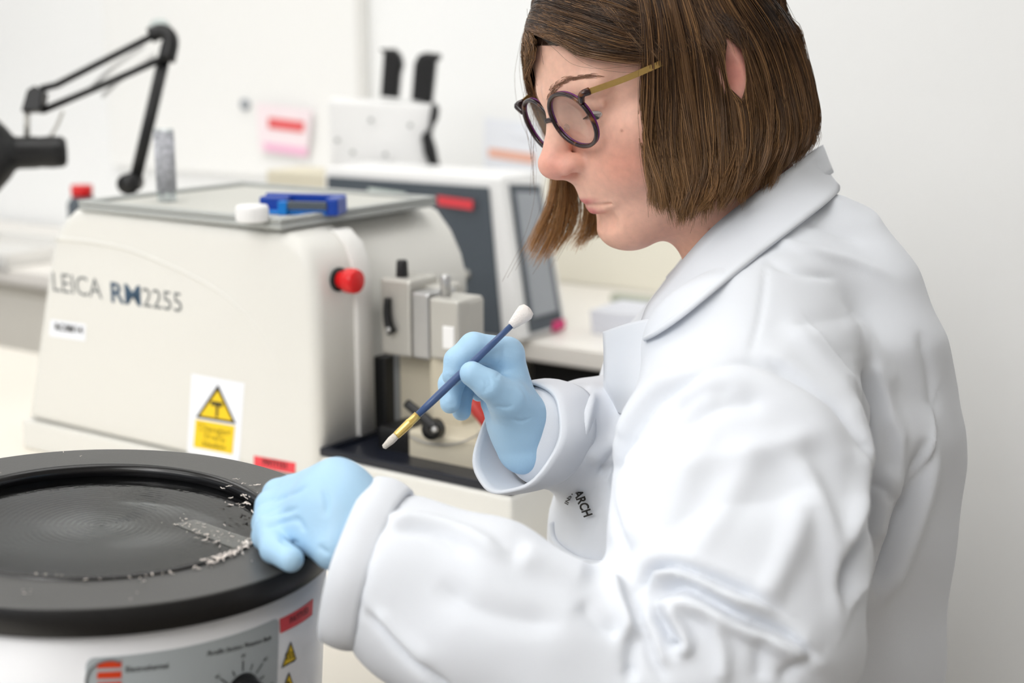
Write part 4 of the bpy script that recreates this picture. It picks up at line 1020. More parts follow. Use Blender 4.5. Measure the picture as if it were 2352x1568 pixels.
for pts, wd, amp, _ in FOLDS:
    pa = np.array(pts, float); m = np.where((CU[:, 0] > pa[:, 0].min() - 4 * wd) & (CU[:, 0] < pa[:, 0].max() + 4 * wd) & (CU[:, 1] > pa[:, 1].min() - 4 * wd) & (CU[:, 1] < pa[:, 1].max() + 4 * wd))[0]
    if len(m) == 0: continue
    d, t, sd = polydist(CU[m, :2], pa)
    if _: prof = np.exp(-np.clip(d - 5, 0, None) / wd) * np.clip(.5 + .5 * sd * _ * d / 5, 0, 1)
    else: prof = np.exp(-(d / wd) ** 2 * (1.0)) if amp > 0 else np.exp(-(d / wd)) * .5 + np.exp(-(d / wd) ** 2) * .5
    disp[m] += 1.3 * amp * 1e-3 * prof * np.clip(np.minimum(t, 1 - t) * 5 + .15, 0, 1)
# fine wandering of the cloth everywhere
wob = 0.0010 * (np.sin(CV[:, 0] * 61 + CV[:, 2] * 37 + 2 * np.sin(CV[:, 1] * 45)) + np.sin(CV[:, 2] * 73 - CV[:, 0] * 29 + CV[:, 1] * 51))
CV = CV + CN * (disp * fac + wob)[:, None]
CV = relax(CV, CQ, 1, .4)
M['coat'] = mat('white_cotton', srgb(223, 227, 234), 0.85, noise=0.015, nscale=25, bump=0.08, bscale=1500, spec=0.2)
M['coat'].node_tree.nodes['Principled BSDF'].inputs['Sheen Weight'].default_value = 0.15
coat = fast_mesh('lab_coat', CV, CQ, 'coat', person, True)
def depth_at(u, v):
    """depth of the finished coat surface under a pixel (nearest front vertices)."""
    d = (CU[:, 0] - u) ** 2 + (CU[:, 1] - v) ** 2; i = np.argsort(d)[:40]; return np.percentile(CU[i, 2], 20)
def loft(A, B_, n=50, k=8, bulge=0.0, th=0.002, nrm=None):
    """cloth strip between two 3-D curves with thickness."""
    a, b = catmull(A, n), catmull(B_, n); t = np.linspace(0, 1, k)[None, :, None]
    S = a[:, None] * (1 - t) + b[:, None] * t
    T = np.gradient(S, axis=0); W_ = np.gradient(S, axis=1); N = np.cross(T, W_); N /= np.linalg.norm(N, axis=2)[..., None] + 1e-12
    if nrm is not None and (N.reshape(-1, 3) @ nrm).mean() < 0: N = -N
    S = S + N * (bulge * np.sin(math.pi * t))
    S2 = S - N * th
    V = np.concatenate([S.reshape(-1, 3), S2.reshape(-1, 3)]); I = np.arange(n * k).reshape(n, k); J = I + n * k
    F = [(I[i, j], I[i + 1, j], I[i + 1, j + 1], I[i, j + 1]) for i in range(n - 1) for j in range(k - 1)] + [(J[i, j], J[i, j + 1], J[i + 1, j + 1], J[i + 1, j]) for i in range(n - 1) for j in range(k - 1)]
    for i in range(n - 1): F += [(I[i, 0], J[i, 0], J[i + 1, 0], I[i + 1, 0]), (I[i, -1], I[i + 1, -1], J[i + 1, -1], J[i, -1])]
    for j in range(k - 1): F += [(I[0, j], I[0, j + 1], J[0, j + 1], J[0, j]), (I[-1, j], J[-1, j], J[-1, j + 1], I[-1, j + 1])]
    return V, [tuple(int(x) for x in f) for f in F]
PP = lambda L: [P(*q) for q in L]
TOWARD = CAM - P(1700, 600, 1.1); TOWARD /= np.linalg.norm(TOWARD)
inner = [(1480, 738, 1.085), (1495, 702, 1.08), (1535, 650, 1.07), (1585, 588, 1.062), (1650, 518, 1.058), (1740, 445, 1.062), (1810, 392, 1.085), (1862, 350, 1.125), (1884, 335, 1.165)]
outer = [(1480, 784, 1.072), (1512, 768, 1.055), (1570, 728, 1.035), (1660, 655, 1.022), (1760, 575, 1.02), (1850, 506, 1.05), (1905, 462, 1.10), (1921, 443, 1.14), (1921, 428, 1.165)]
far_i = [(1884, 335, 1.165), (1866, 345, 1.20), (1820, 372, 1.225), (1740, 440, 1.235), (1650, 520, 1.23), (1580, 590, 1.215), (1535, 640, 1.20)]
far_o = [(1921, 428, 1.165), (1912, 440, 1.205), (1870, 480, 1.25), (1790, 540, 1.275), (1690, 600, 1.275), (1600, 640, 1.25), (1545, 664, 1.225)]
def snap(L, f, off, lim):
    out = []
    for u, v, z in L:
        q = march(f, u, v, .85, 1.4); out.append((u, v, min(z, q - off) if q is not None and q < lim else z))
    return out
outer = snap(outer[:-2], f_coat, .007, 1.2) + outer[-2:]
inner = snap(inner[:-2], lambda p_: f_head(w2h(p_).astype(np.float32)), .010, 1.15) + inner[-2:]
inner = snap(inner[:-2], f_coat, .010, 1.15) + inner[-2:]
collar = mk('collar', loft(PP(inner + far_i[1:]), PP(outer + far_o[1:]), 90, 8, .004, .0028), 'coat', coat, True)
st_o = [(u + 4, v + 4, z + .004) for u, v, z in inner] + [(u + 3, v + 6, z - .004) for u, v, z in far_i[1:]]
st_i = [(u + 26, v + 62, z + .012) for u, v, z in inner] + [(u + 10, v + 62, z - .02) for u, v, z in far_i[1:]]
mk('collar_stand', loft(PP(st_o), PP(st_i), 70, 5, 0, .002), 'coat', coat, True)
# front panel of the coat with its free corner
E1 = [(1384, 762, 1.118), (1386, 810, 1.116), (1386, 862, 1.113), (1387, 895, 1.124), (1405, 940, 1.145)]
E2 = []
for u, v in [(1560, 722), (1580, 800), (1590, 870), (1580, 920), (1560, 970)]:
    z = march(f_coat, u, v); E2.append((u, v, (z or 1.03) + .009))
mk('front_panel', loft(PP(E1), PP(E2), 40, 14, .006, .0022, TOWARD), 'coat', coat, True)
# turned-back cuffs
def cuff(c0, c1, ax_up, ax_out, r0, r1, th, name='cuff', lean=0.0):
    """flared band from the opening c0 back to c1."""
    n = 56; k = 8; V = []
    d = c1 - c0
    for layer in (0, 1):
        for i in range(k):
            t = i / (k - 1); c = c0 + d * t
            for j in range(n):
                a = 2 * math.pi * j / n; w_ = 1 + .02 * math.sin(3 * a + 1) + .015 * math.sin(7 * a)
                ru = (r0[0] + (r1[0] - r0[0]) * t - layer * th + .0025 * math.sin(math.pi * t) * (1 - layer)) * w_; ro = (r0[1] + (r1[1] - r0[1]) * t - layer * th + .0025 * math.sin(math.pi * t) * (1 - layer)) * w_
                V.append(c + ax_up * ru * math.cos(a) + ax_out * ro * math.sin(a) + d * (lean * math.cos(a)))
    F = []
    g = lambda l, i, j: l * n * k + i * n + j % n
    for i in range(k - 1):
        for j in range(n):
            F.append((g(0, i, j), g(0, i, j + 1), g(0, i + 1, j + 1), g(0, i + 1, j))); F.append((g(1, i, j), g(1, i + 1, j), g(1, i + 1, j + 1), g(1, i, j + 1)))
    for j in range(n):
        F.append((g(0, 0, j), g(1, 0, j), g(1, 0, j + 1), g(0, 0, j + 1))); F.append((g(0, k - 1, j), g(0, k - 1, j + 1), g(1, k - 1, j + 1), g(1, k - 1, j)))
    return np.array(V), F
c0 = P(806, 1290, .887); c1 = P(886, 1313, .883)
up = P(872, 1098, .885) - P(762, 1482, .885); hl = np.linalg.norm(up) / 2; up /= 2 * hl
out = np.cross(up, (c1 - c0) / np.linalg.norm(c1 - c0)); out /= np.linalg.norm(out)
mk('cuff', cuff(c0, c1, up, out, (hl * 1.0, .047), (hl * .95, .0460), .003), 'coat', coat, True)
c0 = P(1188, 1005, 1.075); c1 = P(1268, 1000, 1.105)
up = P(1242, 870, 1.09) - P(1165, 1128, 1.06); hl = np.linalg.norm(up) / 2; up /= 2 * hl
out = np.cross(up, (c1 - c0) / np.linalg.norm(c1 - c0)); out /= np.linalg.norm(out)
mk('cuff', cuff(c0, c1, up, out, (hl * 1.0, .042), (hl * .98, .042), .003), 'coat', coat, True)
# pocket edge and embroidery on the chest
CU2 = np.stack(proj(CV), 1)
def lay(u, v, off=-.002):
    z0 = march(lambda p_: f_torso(np.asarray(p_, np.float32)), u, v) or 1.06
    m_ = np.where((np.abs(CU2[:, 0] - u) < 16) & (np.abs(CU2[:, 1] - v) < 16) & (np.abs(CU2[:, 2] - z0) < .035))[0]
    if len(m_) == 0: return P(u, v, z0 + off)
    wt = 1 / (((CU2[m_, :2] - np.array([u, v])) ** 2).sum(1) + 4) ** 2
    return P(u, v, (CU2[m_, 2] * wt).sum() / wt.sum() + off)
pk_ = [(1268, 1200), (1272, 1238), (1292, 1262), (1330, 1284), (1390, 1296), (1436, 1304)]
mk('pocket_edge', tube(catmull([lay(u, v, -.006) for u, v in pk_], 40), .0026, 8, True), 'coat', coat, True)
emb = mat('black_thread', srgb(22, 18, 18), 0.7, noise=0.2, nscale=900)
def emb_text(s, u0, v0, u1, v1, hpx, slant, off=-.0022):
    V, F, wd = text2d(s, 1.0, .035); V = V / np.array([wd, .72])
    d = np.array([u1 - u0, v1 - v0], float); n = np.array([d[1], -d[0]]) / np.hypot(*d) * hpx + np.array([slant, 0])
    pts = np.array([u0, v0]) + V[:, :1] * d + V[:, 1:] * n
    W_ = np.array([lay(a, b, off) for a, b in pts])
    return mk('embroidery', (W_, F), emb, coat)
emb_text('THE', 1327, 1092, 1336, 1072, 9, 0, -.013)
emb_text('OF CAN', 1318, 1124, 1334, 1078, 11, 2, -.012)
emb_text('INSTI', 1304, 1160, 1318, 1128, 11, 2, -.012)
emb_text('ARCH', 1317, 1130, 1342, 1188, 17, 4, -.007)
mk('blue_stitch', tube([lay(1355, 1036, -.002), lay(1359, 1028, -.002)], .0012, 6), mat('blue_thread', srgb(40, 150, 215), 0.6, noise=0.1), coat)

# ------------------------------------------------------------------ gloves
M['glove'] = mat('blue_nitrile', srgb(170, 207, 235), 0.45, noise=0.04, nscale=60, bump=0.12, bscale=420, spec=0.4, sss=0.0)
def hand(fingers, palm, k=.008, kf=.004):
    def f(p):
        d = None
        for pts, rad in palm:
            e = s_chain(p, [P(*q) for q in pts], rad, .006); d = e if d is None else smin(d, e, k)
        for pts, rad in fingers:
            d = smin(d, s_chain(p, [P(*q) for q in pts], rad, .003), kf)
        return d
    return f
RH = hand([
    ([(1165, 812, 1.062), (1088, 797, 1.052), (1050, 828, 1.050), (1040, 862, 1.048)], [.0125, .0108, .0095, .0080]),          # index
    ([(1160, 835, 1.082), (1062, 836, 1.080), (1036, 882, 1.074), (1034, 926, 1.070)], [.0125, .0108, .0095, .0078]),          # middle
    ([(1160, 862, 1.098), (1082, 860, 1.100), (1058, 905, 1.092), (1060, 944, 1.088)], [.0120, .0102, .0090, .0074]),          # ring
    ([(1165, 885, 1.112), (1112, 872, 1.118), (1096, 885, 1.112), (1100, 902, 1.104)], [.0110, .0088, .0080, .0068]),          # little
    ([(1206, 955, 1.072), (1165, 915, 1.050), (1122, 883, 1.034), (1084, 858, 1.031)], [.0165, .0140, .0108, .0092]),          # thumb
], [
    ([(1165, 815, 1.064), (1192, 965, 1.078)], [.0125, .0165]), ([(1162, 838, 1.082), (1195, 970, 1.082)], [.0125, .0165]),
    ([(1160, 862, 1.098), (1195, 975, 1.088)], [.0120, .0165]), ([(1160, 895, 1.112), (1190, 985, 1.092)], [.0115, .0160]),
    ([(1165, 915, 1.056), (1196, 975, 1.074)], [.0160, .0190]), ([(1135, 925, 1.088), (1180, 985, 1.088)], [.0105, .0150]), ([(1192, 970, 1.082), (1205, 1025, 1.085)], [.0235, .0215]),
])
def bounds(pts, m): 
    A = np.array([P(*q) for q in pts]); return A.min(0) - m, A.max(0) + m
lo, hi = bounds([(1000, 760, 1.03), (1240, 1040, 1.13), (1000, 1040, 1.03), (1240, 760, 1.13)], .012)
GV, GQ = mesh_sdf(RH, lo, hi, .0014); GV = relax(GV, GQ, 1, .4)
def wrinkle(V, Q, lines, amp=-.0008, wd=4.0):
    U = np.stack(proj(V), 1); N = vnormals(V, Q); vw = CAM - V; vw /= np.linalg.norm(vw, axis=1)[:, None]; fc = np.clip((N * vw).sum(1) * 3, 0, 1); dp = np.zeros(len(V))
    for pts in lines:
        d, t, _ = polydist(U[:, :2], np.array(pts, float)); dp += amp * np.exp(-(d / wd) ** 2) * np.clip(np.minimum(t, 1 - t) * 4, 0, 1)
    return V + N * (dp * fc)[:, None]
GV = wrinkle(GV, GQ, [[(1110, 905), (1118, 885), (1113, 865)], [(1122, 900), (1127, 880), (1120, 862)], [(1135, 870), (1150, 850), (1160, 800)], [(1130, 930), (1160, 936), (1180, 930)], [(1140, 845), (1152, 820), (1158, 790)], [(1025, 925), (1035, 930), (1048, 922)], [(1024, 862), (1036, 868), (1050, 862)], [(1190, 880), (1205, 900), (1215, 930)], [(1170, 960), (1195, 968), (1220, 960)]])
glr = fast_mesh('glove', GV, GQ, 'glove', person, True)
glr['label'] = 'light blue glove holding the brush'
def reach(L): return [([(u, v, z + .032 * min(max((760 - u) / 140, 0), 1)) for u, v, z in pts], rad) for pts, rad in L]
LH = hand(reach([
    ([(672, 1130, .908), (640, 1136, .906), (622, 1176, .900), (622, 1210, .882)], [.0115, .0104, .0092, .0080]),
    ([(660, 1160, .894), (624, 1162, .890), (613, 1203, .882), (620, 1236, .862)], [.0115, .0104, .0094, .0080]),
    ([(662, 1188, .880), (622, 1192, .874), (613, 1230, .862), (628, 1256, .846)], [.0112, .0102, .0092, .0078]),
    ([(680, 1206, .866), (626, 1216, .858), (630, 1260, .840), (668, 1284, .828)], [.0112, .0100, .0086, .0078]),
    ([(740, 1180, .915), (690, 1180, .915), (650, 1185, .905), (622, 1205, .890)], [.015, .0125, .0108, .0088]),
]), reach([
    ([(672, 1134, .908), (768, 1098, .892)], [.0118, .0120]), ([(662, 1160, .894), (780, 1128, .886)], [.0122, .0195]), ([(664, 1188, .880), (790, 1165, .882)], [.0122, .0225]),
    ([(684, 1204, .868), (795, 1200, .876)], [.0120, .0245]), ([(704, 1214, .864), (768, 1256, .862)], [.0110, .0145]), ([(770, 1180, .886), (850, 1230, .886)], [.0290, .0270]), ([(740, 1190, .92), (800, 1200, .895)], [.016, .022]),
]), .008, .003)
lo, hi = bounds([(580, 1040, .81), (870, 1310, .96), (580, 1310, .81), (870, 1040, .96), (580, 1310, .96), (580, 1040, .96)], .02)
GV, GQ = mesh_sdf(LH, lo, hi, .0014); GV = relax(GV, GQ, 1, .4)
GV = wrinkle(GV, GQ, [[(600, 1158), (640, 1146), (680, 1130), (712, 1112)], [(600, 1186), (640, 1178), (690, 1166)], [(604, 1214), (640, 1202), (690, 1190)], [(700, 1225), (690, 1200), (672, 1188)], [(640, 1236), (660, 1244), (690, 1246)], [(740, 1120), (750, 1150), (748, 1190)], [(730, 1250), (745, 1265), (760, 1270)]], -.0016, 6)
gll = fast_mesh('glove', GV, GQ, 'glove', person, True)
gll['label'] = 'light blue glove reaching into the bath'

# ------------------------------------------------------------------ brush
b0, b1 = P(889, 1020, 1.018), P(1216, 708, 1.046)
def bl(t): return b0 + (b1 - b0) * t
br = empty('paint_brush', bl(0), 'thin blue paintbrush with gold ferrule held in her raised hand', 'paintbrush')
Lb = np.linalg.norm(b1 - b0); bd_ = (b1 - b0) / Lb
M['blue_handle'] = mat('slate_blue_lacquer', srgb(66, 90, 134), 0.3, noise=0.15, nscale=60)
M['gold'] = mat('gold_ferrule', srgb(232, 200, 120), 0.3, 0.6, noise=0.08)
mk('handle', lathe(b0, [(0, .20 * Lb), (.0024, .20 * Lb), (.0029, .32 * Lb), (.0030, .45 * Lb), (.0026, .7 * Lb), (.0021, .88 * Lb), (0, .88 * Lb)], 20, bd_), 'blue_handle', br, True)
mk('ferrule', lathe(b0, [(0, .055 * Lb), (.0026, .055 * Lb), (.0030, .07 * Lb), (.0033, .15 * Lb), (.0034, .155 * Lb), (.0031, .16 * Lb), (.0031, .21 * Lb), (0, .21 * Lb)], 20, bd_), 'gold', br, True)
mk('bristles', lathe(b0, [(0, -.004), (.0020, -.003), (.0030, .004), (.0028, .06 * Lb), (0, .06 * Lb)], 16, bd_), mat('pale_bristle', srgb(226, 218, 208), 0.8, noise=0.3, nscale=900), br, True)
mk('wax_tip', lathe(b0, [(0, .865 * Lb), (.0032, .868 * Lb), (.0040, .89 * Lb), (.0058, .94 * Lb), (.0066, .97 * Lb), (.0052, .992 * Lb), (.002, 1.0 * Lb), (0, 1.002 * Lb)], 20, bd_), mat('white_cotton_tip', srgb(240, 234, 230), 0.8, noise=0.08, nscale=300, bump=.4, bscale=600), br, True)
# ------------------------------------------------------------------ hair
def f_cap(p):
    d = s_ell(p, (-.008, 0, .040), (.104, .086, .094))
    return d
def cap_w(p):
    q = w2h(p).astype(np.float32); return np.minimum(f_cap(q), np.where(q[:, 2] > -.09, f_head(q) - .003, 1.0))
def head_w(p): return f_head(w2h(p).astype(np.float32))
def guide(pts, zb, use=cap_w, off=-.004, vlim=260):
    out = []
    for i, (u, v) in enumerate(pts):
        z = march(use, u, v, .9, 1.3)
        z = (z + off) if z is not None else zb
        if v >= 150 and vlim < 300: z = min(z, zb)
        out.append(P(u, v, z))
    return catmull(out, 24)
NEAR = [guide(g, z) for g, z in [
    ([(1440, -90), (1468, 20), (1476, 110), (1474, 190), (1474, 270), (1482, 350), (1492, 420), (1497, 488)], 1.046),
    ([(1475, -95), (1505, 20), (1514, 110), (1516, 200), (1520, 290), (1530, 370), (1540, 440), (1545, 500)], 1.041),
    ([(1515, -100), (1550, 20), (1570, 110), (1582, 210), (1592, 310), (1602, 400), (1600, 460), (1588, 508)], 1.034),
    ([(1560, -100), (1605, 20), (1632, 110), (1652, 210), (1666, 310), (1668, 380), (1656, 430), (1638, 474)], 1.032),
    ([(1600, -100), (1655, 20), (1700, 100), (1728, 190), (1742, 280), (1738, 350), (1722, 405), (1698, 452)], 1.040),
    ([(1640, -95), (1705, 10), (1756, 90), (1786, 180), (1800, 265), (1796, 325), (1780, 375), (1758, 418)], 1.064),
    ([(1670, -90), (1745, 0), (1798, 80), (1830, 165), (1847, 250), (1846, 300), (1834, 345), (1812, 382)], 1.09),
    ([(1690, -85), (1775, -5), (1828, 70), (1855, 150), (1871, 230), (1875, 285), (1870, 318), (1858, 342)], 1.125)]]
FRONT = [guide(g, 1.12, head_w, -.009, 400) for g in [
    [(1238, 80), (1285, 98), (1330, 124), (1400, 140), (1492, 146)],
    [(1226, 58), (1290, 76), (1370, 104), (1440, 120), (1505, 126)],
    [(1220, 30), (1300, 40), (1390, 70), (1460, 90), (1520, 98)],
    [(1222, 0), (1310, 6), (1400, 32), (1470, 55), (1520, 64)],
    [(1236, -40), (1330, -32), (1420, -8), (1480, 18), (1525, 28)],
    [(1320, -90), (1390, -72), (1450, -45), (1500, -20), (1530, -5)],
    [(1390, -130), (1440, -110), (1485, -85), (1520, -60), (1545, -40)]]]
def gfar(pts):
    out = []
    for u, v, z in pts:
        q = march(head_w, u, v, .9, 1.3) if v < 235 and u < 1238 else None
        out.append(P(u, v, q - .004 if q is not None else z))
    return catmull(out, 24)
FAR = [gfar(g) for g in [
    [(1262, -40, 1.13), (1220, 40, 1.15), (1206, 110, 1.16), (1204, 170, 1.17), (1222, 250, 1.19), (1262, 340, 1.195), (1258, 450, 1.19), (1232, 530, 1.185), (1192, 608, 1.18)],
    [(1268, -40, 1.13), (1232, 30, 1.15), (1218, 100, 1.16), (1216, 170, 1.17), (1236, 255, 1.20), (1280, 360, 1.20), (1280, 460, 1.195), (1254, 535, 1.19), (1218, 602, 1.185)],
    [(1280, -40, 1.13), (1240, 30, 1.15), (1228, 90, 1.16), (1226, 160, 1.17), (1250, 270, 1.205), (1290, 390, 1.205), (1300, 470, 1.20), (1288, 530, 1.195), (1256, 585, 1.19)],
    [(1290, -40, 1.14), (1244, 30, 1.16), (1233, 90, 1.17), (1234, 160, 1.19), (1280, 300, 1.215), (1330, 400, 1.21), (1340, 470, 1.205), (1332, 525, 1.20), (1308, 572, 1.195)],
    [(1320, -40, 1.15), (1280, 60, 1.18), (1300, 200, 1.21), (1330, 320, 1.22), (1366, 420, 1.215), (1376, 480, 1.21), (1370, 520, 1.205), (1352, 548, 1.20)],
    [(1350, -40, 1.16), (1330, 80, 1.20), (1360, 240, 1.22), (1390, 360, 1.225), (1412, 450, 1.22), (1415, 490, 1.215), (1408, 515, 1.21), (1396, 530, 1.21)]]]
def strands(G, n, depth, jit, clumps, layers_dir, tip_conv=.55, frac=None, wave=.0025, rad=.00021):
    G = np.array(G); m, k, _ = G.shape; t = np.linspace(0, 1, k)
    cs = np.sort(rng.uniform(0, m - 1.001, clumps)); coff = rng.normal(0, 1, (clumps, 3)); cdep = rng.uniform(0, 1, clumps)
    ci = rng.integers(0, clumps, n); s = np.clip(cs[ci] + rng.normal(0, .09, n), 0, m - 1.001)
    def ev(s_):
        i = s_.astype(int); f = (s_ - i)[:, None, None]; 
        i0 = np.maximum(i - 1, 0); i3 = np.minimum(i + 2, m - 1); a, b, c, d = G[i0], G[i], G[i + 1], G[i3]
        return 0.5 * (2 * b + (c - a) * f + (2 * a - 5 * b + 4 * c - d) * f ** 2 + (3 * b - a - 3 * c + d) * f ** 3)
    X = ev(s); Xc = ev(cs)[ci]; wgt = (tip_conv * t ** 1.5)[None, :, None]
    X = X * (1 - wgt) + Xc * wgt
    dep = np.clip(cdep[ci] * .55 + rng.uniform(0, .45, n), 0, 1) * depth
    X = X + layers_dir * (dep[:, None, None] * (.25 + .75 * np.sin(math.pi * np.clip(t * .9 + .1, 0, 1)))[None, :, None])
    ph = coff[ci]
    X = X + wave * np.sin(2 * math.pi * (t[None, :, None] * 1.3 + ph[:, None, :])) * t[None, :, None]
    X = X + rng.normal(0, jit, (n, 1, 3)) * (.25 + t[None, :, None])
    cut = 1.02 - np.abs(rng.normal(0, .03, n)) - rng.uniform(0, .075, clumps)[ci] - (rng.uniform(0, 1, n) < .10) * rng.uniform(0, .14, n)
    T_ = t[None, :] * cut[:, None]; ii = np.minimum((T_ * (k - 1)).astype(int), k - 2); ff = (T_ * (k - 1) - ii)[..., None]
    X = np.take_along_axis(X, ii[..., None].repeat(3, 2), 1) * (1 - ff) + np.take_along_axis(X, (ii + 1)[..., None].repeat(3, 2), 1) * ff
    R = np.tile(rad * (1 - .75 * t ** 4), (n, 1)) * rng.uniform(.7, 1.25, (n, 1))
    return X, R, ci, t
DARK, MID, LITE, TIP = [np.array(srgb(*c)[:3]) for c in [(54, 39, 30), (108, 79, 54), (178, 134, 90), (190, 140, 84)]]
def tones(n, ci, t, tip=.3, lite=.2):
    r = rng.uniform(0, 1, n); cl = rng.uniform(0, 1, ci.max() + 1)[ci]
    base = DARK + (MID - DARK) * np.clip(1.1 * cl ** 2 + .4 * r - .1, 0, 1.25)[:, None]
    h = (r > 1 - lite)[:, None]; base = np.where(h, MID + (LITE - MID) * rng.uniform(.2, 1, n)[:, None], base)
    c = base[:, None, :] + (TIP - base)[:, None, :] * (tip * t[None, :, None] ** 2.2)
    return np.repeat(c[:, :, None, :], 3, 2).reshape(-1, 3)
def lift(X, off):
    """push hairs out of the head along its own surface normal."""
    sh = X.shape; p_ = w2h(X.reshape(-1, 3)); d = f_head(p_.astype(np.float32)); m_ = np.where((d < off) & (d > -.012))[0]; e = 6e-4; rnd = rng.uniform(0, .0035, len(m_))
    for _ in range(2):
        q = p_[m_]; g = np.stack([f_head((q + e * np.eye(3)[k]).astype(np.float32)) - f_head((q - e * np.eye(3)[k]).astype(np.float32)) for k in range(3)], 1) / (2 * e)
        dd = f_head(q.astype(np.float32)); p_[m_] = q + np.clip(off + rnd - dd, 0, .012)[:, None] * g / np.maximum(np.linalg.norm(g, axis=1), .3)[:, None]
    return h2w(p_).reshape(sh)
away = P(1650, 200, 2) - CAM; away /= np.linalg.norm(away)
parts = []
X, R, ci, t = strands(NEAR, 7800, .020, .0013, 120, away, .72, wave=.0042)
# the strands part around the ear
U_, V_, Z_ = proj(X); e = ((U_ - 1690 - (V_ - 160) * .10) / 21) ; ev_ = np.clip(1 - ((V_ - 158) / 72) ** 2, 0, 1) ** .5
sg = np.sign(np.take_along_axis(e, np.abs(V_ - 165).argmin(1)[:, None], 1)); push = sg * np.maximum(1.1 * ev_ - sg * e, 0) * (ev_ > 0) * 21
X = X + push[..., None] * (C_R * 1.06 / FPX)
V, Q = strand_mesh(X, R); parts.append((V, Q, tones(len(X), ci, t)))
X, R, ci, t = strands(FRONT, 3200, .006, .0012, 60, away, .35, wave=.0012)
X = lift(X, .0055); V, Q = strand_mesh(X, R); parts.append((V, Q, tones(len(X), ci, t, .0, .1)))
X, R, ci, t = strands(FAR, 2000, .018, .0016, 46, away, .45)
X = lift(X, .005); V, Q = strand_mesh(X, R); parts.append((V, Q, tones(len(X), ci, t, .95, .25)))
# back and far side of the bob, mirrored from the near side
Mi = np.array([1, -1, 1]); NF = [h2w(w2h(g) * Mi) for g in NEAR[2:]]
X, R, ci, t = strands(NF, 1500, .016, .002, 50, -(HR[:, 1]) * -1, .5)
V, Q = strand_mesh(X, R * 1.6); parts.append((V, Q, tones(len(X), ci, t)))
BK = [NEAR[7]] + [NEAR[7] * (1 - a) + h2w(w2h(NEAR[7]) * Mi) * a - HR[:, 0] * .012 * math.sin(math.pi * a) for a in (.33, .66)] + [h2w(w2h(NEAR[7]) * Mi)]
X, R, ci, t = strands(BK, 1300, .012, .002, 40, HR[:, 0], .5)
V, Q = strand_mesh(X, R * 1.5); parts.append((V, Q, tones(len(X), ci, t)))
# crown: from the parting down to where the side curtains begin
part_l = to_surf(np.stack([np.linspace(.06, -.09, 8), np.full(8, -.012), np.full(8, .12)], 1), .006)
for endg, cnt in ((NEAR, 2200), ([h2w(w2h(g) * Mi) for g in NEAR], 1400)):
    TG = []
    for i in range(8):
        a_, b_2 = part_l[i], w2h(endg[i][7]); mid = to_surf(((a_ * .55 + b_2 * .45) + np.array([0, 0, .02]))[None], .012)[0]
        TG.append(catmull(h2w(np.array([a_, mid, b_2])), 24))
    X, R, ci, t = strands(TG, cnt, .004, .0012, 60, away, .2, wave=.001)
    V, Q = strand_mesh(lift(X, .006), R * 1.2); parts.append((V, Q, tones(len(X), ci, t, 0.0, .12)))
# loose single hairs
fly = []
for _ in range(46):
    g = [NEAR, FRONT, FAR][rng.integers(0, 3)]; c = g[rng.integers(0, len(g))].copy(); tt = np.linspace(0, 1, 24)[:, None]
    fly.append(c + rng.normal(0, .006, 3) * tt + np.sin(tt * rng.uniform(2, 5)) * rng.normal(0, .005, 3) - away * .004)
for u0 in range(8):
    a = rng.uniform(-.03, .03, 2); c = catmull([P(1235 + rng.normal(0, 12), 20, 1.11), P(1215 + rng.normal(0, 10), 120, 1.13), P(1222 + rng.normal(0, 10), 240, 1.15), P(1225 + rng.normal(0, 8), 400, 1.17), P(1212 + rng.normal(0, 12), 520, 1.18)], 40)[:24 + int(rng.integers(0, 12))]; fly.append(catmull(c, 24))
fly = np.array(fly); V, Q = strand_mesh(fly, np.full(fly.shape[:2], .00011)); parts.append((V, Q, np.tile(MID, (len(V), 1))))
# scalp layer under the strands
def f_scalp(p):
    p = np.asarray(p, np.float32); d = smax(f_head(p) - .0028, -(p[:, 2] + .02), .004)
    hl = s_ell(p, (.125, 0, .005), (.105, .14, .070))             # the open face
    d = smax(d, -hl, .004)
    # curtain behind the ears down to the nape
    cur = np.abs(s_ell(p, (-.012, 0, -.015), (.076, .070, .09))) - .006
    cur = smax(cur, p[:, 0] - .012, .004)
    cur = smax(cur, -(p[:, 2] + .062 - .35 * (p[:, 0] + .02)), .004)
    cur = smax(cur, -s_ell(p, (-.012, .095, .006), (.016, .03, .028)), .003)
    cur = smax(cur, -s_ell(p, (.02, 0, -.07), (.09, .062, .09)), .003)
    d = smin(d, cur, .006); q = np.abs(p); q[:, 0] = p[:, 0]; q[:, 2] = p[:, 2]
    return smax(d, -s_ell(q, (-.010, .092, .006), (.022, .024, .038)), .003)
SV, SQ = mesh_sdf(f_scalp, (-.13, -.12, -.13), (.12, .12, .15), .0028)
parts.append((h2w(relax(SV, SQ, 2)), SQ, np.tile(DARK * .8, (len(SV), 1))))
# inner sheet of the near curtain
G = np.array(NEAR)[:, 2:22] + away * .020
k0, k1 = G.shape[:2]; I = np.arange(k0 * k1).reshape(k0, k1)
sheet = np.stack([I[:-1, :-1], I[1:, :-1], I[1:, 1:], I[:-1, 1:]], -1).reshape(-1, 4)
keep = np.array([not (1655 < proj(G.reshape(-1, 3)[q].mean(0))[0] < 1735 and 60 < proj(G.reshape(-1, 3)[q].mean(0))[1] < 250) for q in sheet])
parts.append((G.reshape(-1, 3), sheet[keep], np.tile(DARK * .8, (k0 * k1, 1))))
n0 = 0; VV = []; QQ = []; CC = []
for V, Q, c in parts: VV.append(V); QQ.append(Q + n0); CC.append(c); n0 += len(V)
hair = fast_mesh('hair', np.concatenate(VV), np.concatenate(QQ), 'hair', person, True, np.concatenate(CC))
hair['label'] = 'brown chin-length bob'

